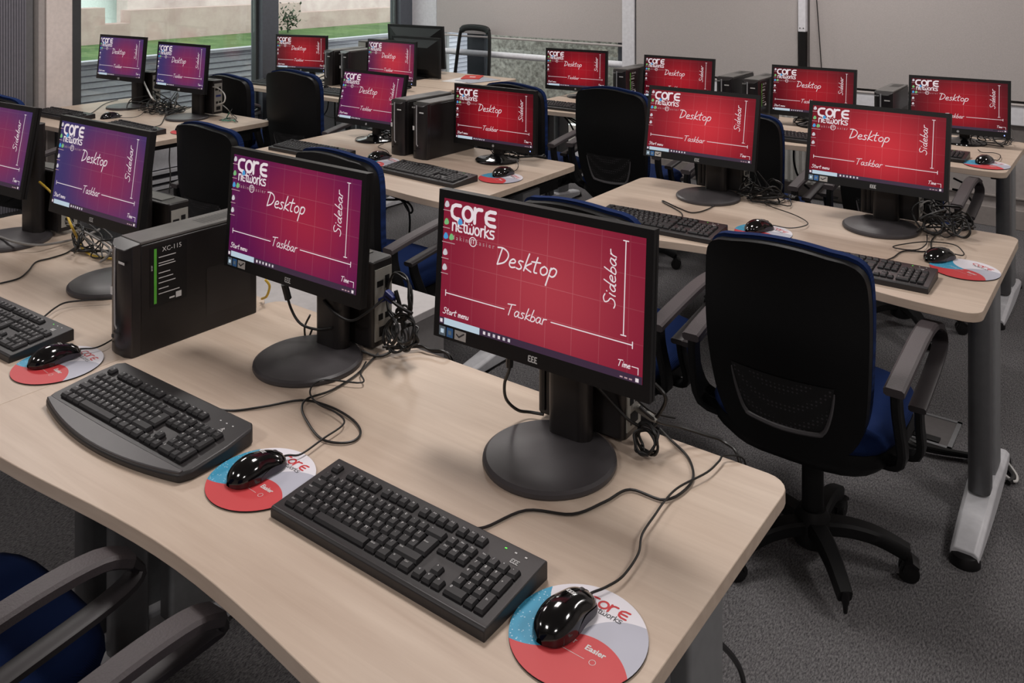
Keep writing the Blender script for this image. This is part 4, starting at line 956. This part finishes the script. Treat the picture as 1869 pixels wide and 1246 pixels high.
        MB().strap(smooth([(sx*.299, -.135, .580), (sx*.298, -.12, .53), (sx*.285, -.06, .42), (sx*.20, .0, .378)], 4), .036, .018, side=(0, 1, 0)).build('arm_post', BLKM, am)
    return r
CH = chair_proto(); first = True
for label, x, y, rz, sz in (('large black chair back in the right foreground, tucked under the right middle desk', -.765, 2.435, 0, .98),
        ('blue and black chair directly behind the largest monitor', -1.405, 2.45, 0, .97),
        ('chair behind the magenta monitor, blue seat showing beside the small PC', -2.44, 2.43, 0, .995),
        ('chair at the left half of the middle desk, rounded top beside the red mat', -3.39, 2.53, 0, .975),
        ('chair in the aisle between the window desk and the middle desk, before the mullion', -4.09, 3.57, 3, 1.06),
        ('chair with a perforated lumbar panel in front of the second back row monitor', -2.32, 4.24, 0, 1.03),
        ('chair mostly hidden behind the right monitor of the middle desk', -2.965, 4.24, 0, 1),
        ('chair behind the left bright red monitor on the right middle desk', -1.575, 4.12, 0, 1),
        ('rightmost chair, only its grey armrests showing behind the rightmost bright monitor', -.93, 4.24, 0, 1),
        ('chair between the cable strewn window desk and the second window desk', -4.93, 3.74, 0, .95),
        ('chair at the far left in front of the cable strewn window desk', -4.95, 2.28, 10, 1),
        ('chair in the bottom left corner, one grey armrest crossing its blue seat', -1.655, .575, 0, 1),
        ('chair at the bottom edge, one grey armrest rising to the nearest desk', -.885, .585, 0, 1)):
    o = CH if first else copy_tree(CH); first = False
    put(o, (x, y, 0), R(rz)); o.scale = (1, 1, sz); tag(o, label, 'chair', 'blue and black office chairs')
    if 'left half of the middle desk' in label:                # its base stands turned, clear of the desk foot
        for c in o.children:
            if c.name.startswith('base_leg'): c.rotation_euler.z += .314

# ------------------------------------------------------------------ mesh backed chair behind the farthest desk
mc = empty('mesh_chair', (-4.86, 5.72, 0), R(176))
fr = [( -.205, -.21, .50), (-.20, -.235, .72), (-.185, -.26, .95), (-.168, -.27, 1.055), (-.13, -.274, 1.088), (0, -.278, 1.098), (.13, -.274, 1.088), (.168, -.27, 1.055), (.185, -.26, .95), (.20, -.235, .72), (.205, -.21, .50), (.12, -.205, .475), (-.12, -.205, .475)]
MB().tube(smooth(fr, 5, True), .0155, 9, closed=True).build('back_frame', BLK, mc)
MB().strap(smooth([(-.165, -.268, 1.05), (-.12, -.274, 1.074), (0, -.278, 1.083), (.12, -.274, 1.074), (.165, -.268, 1.05)], 4), .028, .05, side=(0, 1, 0)).build('top_rail', BLK, mc)
MB().grid(lambda u, v: ((2*u-1)*(.20-.035*v**2), -.212-.062*v, .49+.58*v), 6, 8).build('net', MESHF, mc)
m_ = MB(); n = 24
for k, z in ((.85, .42), (1, .44), (1, .47), (.85, .49)): m_.v += [(.235*k*math.copysign(abs(math.cos(2*PI*i/n))**.6, math.cos(2*PI*i/n)), .02+.22*k*math.copysign(abs(math.sin(2*PI*i/n))**.6, math.sin(2*PI*i/n)), z) for i in range(n)]
for j in range(3): m_.f += [(j*n+i, j*n+(i+1) % n, (j+1)*n+(i+1) % n, (j+1)*n+i) for i in range(n)]
m_.f += [tuple(range(n-1, -1, -1)), tuple(range(3*n, 4*n))]; m_.m = [0]*len(m_.f); m_.build('seat', BLK, mc)
MB().strap(smooth([(0, -.05, .41), (0, -.17, .41), (0, -.212, .47), (0, -.215, .52)], 4), .06, .02).build('back_bracket', BLK, mc)
MB().lathe([(.026, .08), (.026, .25), (.014, .26), (.014, .42)], 16).build('gas_column', BLK, mc)
for ch in CH.children:
    if ch.name.startswith('base_leg'):
        c = copy_tree(ch); c.parent = mc
tag(mc, 'black chair with a see through net back at the farthest desk', 'chair')

# ------------------------------------------------------------------ loose things
cb = empty('low_cabinet', (-2.42, 1.855, 0)); MB().box((0, 0, .28), (1.22, .46, .56)).build('carcass', mat('cabinet_grey', (150, 147, 147), .5), cb, sm=False, bevel=.003)
MB().box((0, 0, .573), (1.24, .48, .024)).build('cabinet_top', [PEDS], cb, sm=False, bevel=.002); MB().box((0, -.232, .29), (.6, .006, .5), M=None).build('cabinet_door', PEDS, cb, sm=False, bevel=.002)
tag(cb, 'low light grey cabinet in the gap behind the nearest desks', 'cabinet')
p = at(853, 146, TOPZ); pp = empty('paper_stack', (p.x, p.y, TOPZ)); 
for k, (dx, dy, rz, m_) in enumerate(((-.02, -.03, .1, PAPER), (.09, .02, -.25, GREYP))): MB().box((dx, dy, .0012+.0024*k), (.21, .297, .0024), M=Matrix.Rotation(rz, 3, 'Z')).build('sheet', m_, pp, sm=False)
tag(pp, 'white and grey papers under the red booklet on the farthest desk', 'papers')
p = at(862, 142.5, TOPZ); bk = empty('booklet', (p.x, p.y, TOPZ+.005), .5); MB().box((0, 0, .003), (.15, .21, .006)).build('cover', REDP, bk, sm=False); MB().rect(-.02, -.03, .03, .01, 0, lambda x, y: (x, y, .0062)).build('cover_print', PAPER, bk, sm=False)
tag(bk, 'red booklet lying on papers at the farthest desk', 'booklet')
fb = empty('floor_box', (-.665, 3.36, 0)); m_ = MB()
for x in (-.1, .1): m_.box((x, 0, .003), (.014, .214, .006)).box((0, x, .003), (.214, .014, .006))
m_.build('rim', LEGL, fb, sm=False); MB().box((0, 0, .002), (.19, .19, .004)).build('lid', mat('floor_lid', (92, 88, 88), .7), fb, sm=False); MB().box((.02, -.07, .005), (.09, .035, .006)).build('cable_slot', BLK, fb, sm=False)
tag(fb, 'square flush floor socket box under the right middle desk', 'floor box')

def atB(u, v, b):
    """point of the upright plane y = b seen at pixel u, v"""
    dx = (u-CXP)/F_PX; ky = dx*math.sin(YAW)+math.cos(YAW); s_ = b/ky
    return Vector((s_*(dx*math.cos(YAW)-math.sin(YAW)), b, CAMZ-(v-HOR)/F_PX*s_))
def cable_set(label, runs, cat='cables', name='cable_bundle', group=None):
    """runs: lists of (points, radius, material)"""
    c0 = Vector((0, 0, 0)); N = 0
    for pts, r_, m_ in runs:
        for p in pts: c0 += Vector(p); N += 1
    c0 /= N; c0.z = min(Vector(p).z-r_ for pts, r_, m_ in runs for p in pts)
    o = empty(name, c0); tag(o, label, cat, group)
    for pts, r_, m_ in runs: MB().tube(smooth([Vector(p)-c0 for p in pts], 6), r_, 7).build('cable', m_, o)
    return o
def coil(c, r_, turns, n, rng, normal=(0, 0, 1), jit=.15):
    """points of a loose coil about c"""
    nn = Vector(normal).normalized(); e1 = nn.orthogonal().normalized(); e2 = nn.cross(e1); out = []
    for k in range(int(turns*n)+1):
        a = 2*PI*k/n+rng.random()*.2; q = r_*(1+jit*(rng.random()-.5)*2); out.append(Vector(c)+e1*q*math.cos(a)+e2*q*math.sin(a)*1.05+nn*(.012*(rng.random()-.5)))
    return out
def tangle(label, src, x0, x1, y0, y1, z1, n, seed, mats, tails=(), loops=1):
    rng = random.Random(seed); runs = []; zb = TOPZ+.010
    for k in range(n):
        p = [Vector(src)+Vector((rng.uniform(-.01, .02), rng.uniform(-.02, .02), rng.uniform(-.05, .05)))]
        for q in range(rng.randint(3, 5)): p.append(Vector((rng.uniform(x0, x1), rng.uniform(y0, y1), max(zb, rng.uniform(zb-.04, z1)))))
        if tails: p += [Vector(t)+Vector((rng.uniform(-.02, .02), 0, 0)) for t in tails]
        runs.append((p, rng.choice((.0022, .0028, .0034)), mats[k % len(mats)]))
    for k in range(loops):
        c = (rng.uniform(x0, x1), rng.uniform(y0, y1), zb+.040); runs.append((coil(c, .030, 2.6, 9, rng, (rng.uniform(-.6, .6), -1, .3)), .0022, mats[0]))
    for pts, _, _ in runs:
        for p in pts:
            if p.y < y1+.02 and TOPZ-.05 < p.z < zb: p.z = zb
    return cable_set(label, runs, 'cables', 'cable_bundle', 'cable bundles behind the computers')
K1 = [CABLE, CABLE, CABLEG]
rng = random.Random(3); zt = TOPZ+.004
# right of the largest monitor
e1 = [at(1168, 742, .80), at(1200, 768, .775), at(1240, 778, .75), at(1285, 792, .735), at(1322, 806, .726), Vector((-.63, 1.573, .71)), Vector((-.62, 1.58, .55))]
cable_set('coiled cables right of the largest monitor at the back edge of the nearest desk', [
    (e1, .0034, CABLE), ([p+Vector((.006, -.012, .006)) for p in e1], .003, CABLE), ([p+Vector((-.01, .0, .014)) for p in e1[:3]], .0026, CABLE),
    (coil(at(1182, 800, .752), .024, 3.2, 10, rng, (-.25, -1, .25)), .0026, CABLE), (coil(at(1176, 806, .748), .021, 2.2, 10, rng, (.1, -1, .5)), .0024, CABLE),
    ([at(1090, 705, .85), at(1120, 738, .81), at(1150, 768, .78), at(1185, 782, .76), at(1200, 770, .77)], .003, CABLE),
    ([at(1195, 700, .86), at(1215, 725, .84), at(1205, 752, .80), at(1190, 768, .78)], .0036, CABLE)], group='cable bundles behind the computers')
tag(MB().tube([atB(1163, 744, 1.50), atB(1190, 762, 1.49), atB(1198, 768, 1.49)], [.007, .007, .004], 10).build('grey_plug', PORT), 'pale plug sticking out of the small PC behind the largest monitor', 'plug')
cable_set('cable hanging below the left half of the largest monitor', [([atB(931, 640, 1.36), atB(930, 672, 1.37), atB(921, 700, 1.38), atB(924, 728, 1.40), atB(945, 748, 1.43), atB(968, 752, 1.455), atB(992, 756, 1.462)], .0032, CABLE), ([atB(931, 640, 1.36), atB(930, 668, 1.365)], .0075, CABLE)], 'cable', 'video_cable')
cable_set('cable hanging below the magenta monitor beside the black tower', [([atB(520, 520, 1.36), atB(530, 560, 1.38), atB(548, 590, 1.39), atB(578, 601, 1.40), atB(606, 598, 1.40)], .0032, CABLE), ([atB(519, 518, 1.36), atB(526, 545, 1.37)], .0085, CABLE), ([atB(566, 575, 1.42), atB(556, 598, 1.43), atB(560, 622, 1.44), atB(570, 600, 1.45)], .0026, CABLE)], 'cable', 'video_cable')
e2 = [at(705, 636, .735), at(740, 634, .73), at(770, 632, .728), at(788, 640, .724), Vector((-1.335, 1.575, .705)), Vector((-1.33, 1.585, .5))]
cable_set('big loops of cable with a blue plug right of the magenta monitor', [
    (coil(atB(728, 542, 1.49), .050, 2.6, 12, rng, (-.2, -1, .1), .08), .003, CABLE), (coil(atB(738, 600, 1.50), .046, 2.3, 12, rng, (-.3, -1, .1), .1), .0026, CABLE), (coil(atB(722, 612, 1.50), .034, 2.2, 12, rng, (.3, -1, .3), .1), .0024, CABLE), (coil(atB(735, 600, 1.47), .030, 3.0, 11, rng, (.2, -1, .2)), .0026, CABLE), (coil(atB(715, 605, 1.44), .026, 2.6, 10, rng, (-.5, -1, .2)), .0026, CABLE), (coil(atB(748, 612, 1.49), .024, 2.2, 10, rng, (-.1, -1, .5)), .0024, CABLE),
    (e2, .0036, CABLE), ([p+Vector((0, -.012, .008)) for p in e2], .003, CABLE), ([atB(705, 540, 1.47), atB(730, 560, 1.47), atB(752, 572, 1.47)], .0042, CABLE), ([atB(722, 530, 1.48), atB(730, 560, 1.48), atB(736, 600, 1.48)], .005, CABLE),
    ([atB(590, 548, 1.40), atB(610, 570, 1.40), atB(640, 585, 1.41), atB(670, 570, 1.43), atB(700, 545, 1.46)], .003, CABLE), ([at(660, 640, .74), at(690, 650, .726), at(715, 640, .73), at(735, 615, .75)], .003, CABLE)], group='cable bundles behind the computers')
b0 = atB(712, 541, 1.475); MB().box(tuple(b0), (.030, .016, .020), M=Matrix.Rotation(.4, 3, 'Y')).build('video_plug', VGAB, sm=False, bevel=.003); bpy.data.objects['video_plug'].parent = None
tag(bpy.data.objects['video_plug'], 'dark blue video plug in the loops right of the magenta monitor', 'plug')
tangle('tangle of cables right of the left bright red monitor', (-1.30, 3.36, .80), -1.33, -1.12, 3.27, 3.37, .80, 8, 11, [CABLE], ((-1.15, 3.375, .736), (-1.15, 3.421, .732), (-1.15, 3.437, .66), (-1.15, 3.437, .5)), 1)
tangle('tangle of cables right of the right bright red monitor', (-.65, 3.35, .80), -.68, -.52, 3.20, 3.34, .83, 9, 12, [CABLE, CABLE, CABLE, CABLE, CABLE, CABLEG], ((-.53, 3.375, .736), (-.53, 3.421, .732), (-.53, 3.437, .66), (-.53, 3.437, .5)), 3)
tangle('cables behind the purple monitor at the left edge', (-2.93, 1.46, .80), -2.86, -2.60, 1.40, 1.47, .80, 7, 13, [CABLE, CABLE, CABLE, CABLEG], ((-2.62, 1.505, .736), (-2.62, 1.551, .732), (-2.62, 1.567, .66), (-2.62, 1.567, .5)), 2)
tangle('cables behind the purple monitor next to the black tower', (-2.33, 1.46, .82), -2.32, -2.10, 1.40, 1.49, .83, 5, 14, [CABLE], ((-2.15, 1.505, .736), (-2.15, 1.551, .732), (-2.15, 1.567, .66), (-2.15, 1.567, .5)), 1)
tangle('tangle of black cables left of the window desk stands', (-5.22, 3.15, .80), -5.25, -4.86, 2.95, 3.20, .79, 9, 15, [CABLE], (), 2)
tangle('tangle of cables between the two purple window monitors', (-5.0, 3.17, .80), -5.0, -4.80, 2.98, 3.2, .77, 9, 16, [CABLE, CABLE, CABLEG], (), 2)
tangle('small heap of green and black cable at the window desk corner', (-4.45, 3.18, .735), -4.46, -4.36, 3.08, 3.18, .735, 4, 17, [CABLE, mat('green_cable', (70, 130, 110), .5)], ((-4.30, 3.12, .725),), 0)
tangle('cables round the stand of the left monitor on the middle desk', (-3.30, 3.30, .80), -3.40, -3.20, 3.20, 3.36, .79, 6, 18, [CABLE], (), 1)
tangle('cables round the stand of the right monitor on the middle desk', (-2.50, 3.31, .82), -2.58, -2.38, 3.24, 3.35, .80, 4, 19, [CABLE], ((-2.35, 3.395, .736), (-2.35, 3.441, .732), (-2.35, 3.457, .66), (-2.35, 3.457, .5)), 0)
tangle('cables on the desk behind the turned chair and mullion monitor', (-5.22, 4.62, .77), -5.30, -5.12, 4.42, 4.75, .76, 6, 20, [CABLE], (), 1)
tangle('cables behind the rightmost back row monitor', (-.78, 5.10, .80), -.80, -.58, 4.98, 5.14, .82, 6, 21, [CABLE, CABLE, CABLEG], ((-.62, 5.190, .736), (-.62, 5.236, .732), (-.62, 5.252, .66), (-.62, 5.252, .5)), 1)
tangle('cables behind the third back row monitor', (-1.57, 5.08, .80), -1.72, -1.46, 4.98, 5.14, .78, 5, 22, [CABLE], (), 0)
cable_set('white cable loop on the small PC behind the right purple window monitor', [([atB(380, 157, 3.16), atB(398, 161, 3.16), atB(410, 173, 3.15), atB(409, 186, 3.14), atB(398, 190, 3.14)], .004, CABLEW), ([atB(404, 190, 3.14), atB(416, 200, 3.12), at(424, 212, zt)], .0028, CABLEG)], 'cable', 'white_cable')
cable_set('white cable between the two purple window monitors', [([atB(262, 148, 3.1), atB(270, 165, 3.05), atB(280, 182, 3.0), at(296, 188, zt)], .005, CABLEW)], 'cable', 'white_cable')
cable_set('yellow network cable winding left of the black tower', [([atB(72, 332, 1.41), atB(88, 346, 1.41), atB(106, 366, 1.41), atB(121, 390, 1.40), atB(131, 414, 1.39), at(142, 436, zt+.02), at(152, 455, zt+.004), at(172, 467, zt+.002), at(205, 472, zt+.002)], .0038, CABLEY), ([at(484, 510, .80), at(492, 522, .78), at(487, 540, .75), at(478, 545, .73)], .0034, CABLEY)], 'cable', 'network_cable')
cable_set('grey and black cables crossing the disc base at the left edge', [([at(0, 432, .745), at(30, 442, .75), at(70, 447, .745), at(110, 442, .735), at(150, 432, .73), at(182, 418, .74)], .004, CABLEG), ([at(0, 517, zt), at(34, 508, zt), at(52, 494, zt), at(66, 478, zt), at(92, 471, zt), at(120, 462, zt), at(142, 448, zt)], .0026, CABLE)], 'cables', 'loose_cable')
# under the desks
zf = .012
cable_set('black and white cables lying on the floor at the right middle desk leg', [
    ([at(1665, 775, .03), at(1652, 790, zf), at(1660, 808, zf), at(1700, 822, zf), at(1780, 834, zf), at(1822, 842, zf), at(1850, 868, zf), at(1840, 880, zf)], .008, CABLE), ([at(1668, 782, .03), at(1660, 800, zf), at(1690, 814, zf+.012), at(1760, 828, zf+.01), at(1820, 838, zf+.01), at(1838, 852, zf)], .008, CABLE),
    ([at(1666, 770, .05), at(1672, 782, .03), at(1685, 800, zf+.02)], .004, CABLEW), ([at(1818, 852, zf+.01), at(1850, 878, zf), at(1856, 868, zf), at(1838, 842, zf)], .004, CABLEW)], 'cables', 'floor_cable')
cable_set('black cable tied in a bow hanging under the middle desk', [([atB(725, 361, 2.75), atB(700, 352, 2.75), atB(690, 362, 2.75), atB(725, 364, 2.74), atB(758, 356, 2.74), atB(757, 363, 2.74), atB(725, 362, 2.75)], .005, CABLE), ([atB(700, 345, 2.75), atB(722, 358, 2.75), atB(742, 375, 2.75), atB(748, 400, 2.75), atB(746, 440, 2.75), atB(744, 470, 2.75)], .0045, CABLE), ([atB(722, 362, 2.75), atB(745, 370, 2.75), atB(753, 383, 2.75), atB(748, 388, 2.75), atB(738, 372, 2.75)], .0045, CABLE), ([atB(727, 340, 2.75), atB(726, 362, 2.75)], .003, CABLE)], 'cable', 'hanging_cable')
cable_set('thin cables hanging under the cable strewn window desk', [([atB(311, 255, 3.1), atB(309, 290, 3.1), atB(311, 320, 3.1), atB(309, 352, 3.1)], .004, CABLEG), ([atB(326, 255, 3.0), atB(336, 290, 3.0), atB(348, 320, 3.0), atB(353, 345, 3.0), atB(350, 372, 3.0)], .005, CABLE), ([atB(352, 280, 3.05), atB(340, 300, 3.05), atB(330, 318, 3.05)], .003, CABLE)], 'cables', 'hanging_cable')
cable_set('cables hanging under the second window desk', [([atB(600, 175, 4.5), atB(597, 200, 4.5), atB(586, 218, 4.5), atB(582, 240, 4.5)], .005, CABLE), ([atB(612, 175, 4.5), atB(611, 205, 4.5), atB(613, 240, 4.5)], .006, CABLE), ([atB(580, 196, 4.5), atB(592, 210, 4.5), atB(612, 216, 4.5)], .004, CABLEG), ([atB(616, 175, 4.5), atB(620, 205, 4.5), atB(632, 235, 4.5)], .005, CABLE)], 'cables', 'hanging_cable')
cable_set('cables hanging under the left desk of the back row', [([atB(1022, 205, 4.9), atB(1040, 225, 4.9), atB(1052, 250, 4.9)], .006, CABLE), ([atB(1030, 207, 4.9), atB(1050, 220, 4.9), atB(1075, 232, 4.9)], .006, CABLE), ([atB(1026, 206, 4.9), atB(1056, 228, 4.9), atB(1085, 236, 4.9)], .005, CABLE)], 'cables', 'hanging_cable')
cable_set('cables hanging under the right desk of the back row', [([atB(1449, 268, 4.8), atB(1450, 300, 4.8), atB(1462, 330, 4.8), atB(1490, 352, 4.8), atB(1530, 362, 4.8)], .006, CABLE), ([atB(1740, 325, 4.9), atB(1765, 336, 4.9), atB(1790, 338, 4.9)], .005, CABLE), ([atB(1738, 345, 4.9), atB(1760, 352, 4.9), atB(1778, 372, 4.9)], .006, CABLE)], 'cables', 'hanging_cable')
cable_set('black cable curving on the floor beside the nearest desk leg', [([at(1310, 1170, .3), at(1335, 1195, .2), at(1352, 1225, .1), at(1356, 1260, zf), at(1330, 1300, zf)], .006, CABLE)], 'cable', 'floor_cable')
# the foreground chair has lost the caster of its front leg: only the bare pin is left
legs = [c for c in CH.children if c.name.startswith('base_leg')]
lost = min(legs, key=lambda o: (Matrix.Rotation(o.rotation_euler.z, 3, 'Z') @ Vector((0, 1, 0)) - Vector((.93, -.37, 0))).length)
for c in list(lost.children): bpy.data.objects.remove(c)
MB().lathe([(.005, .032), (.007, .052), (.010, .06), (.010, .09)], 12, c=(0, .241, 0)).build('bare_pin', BLK, lost)
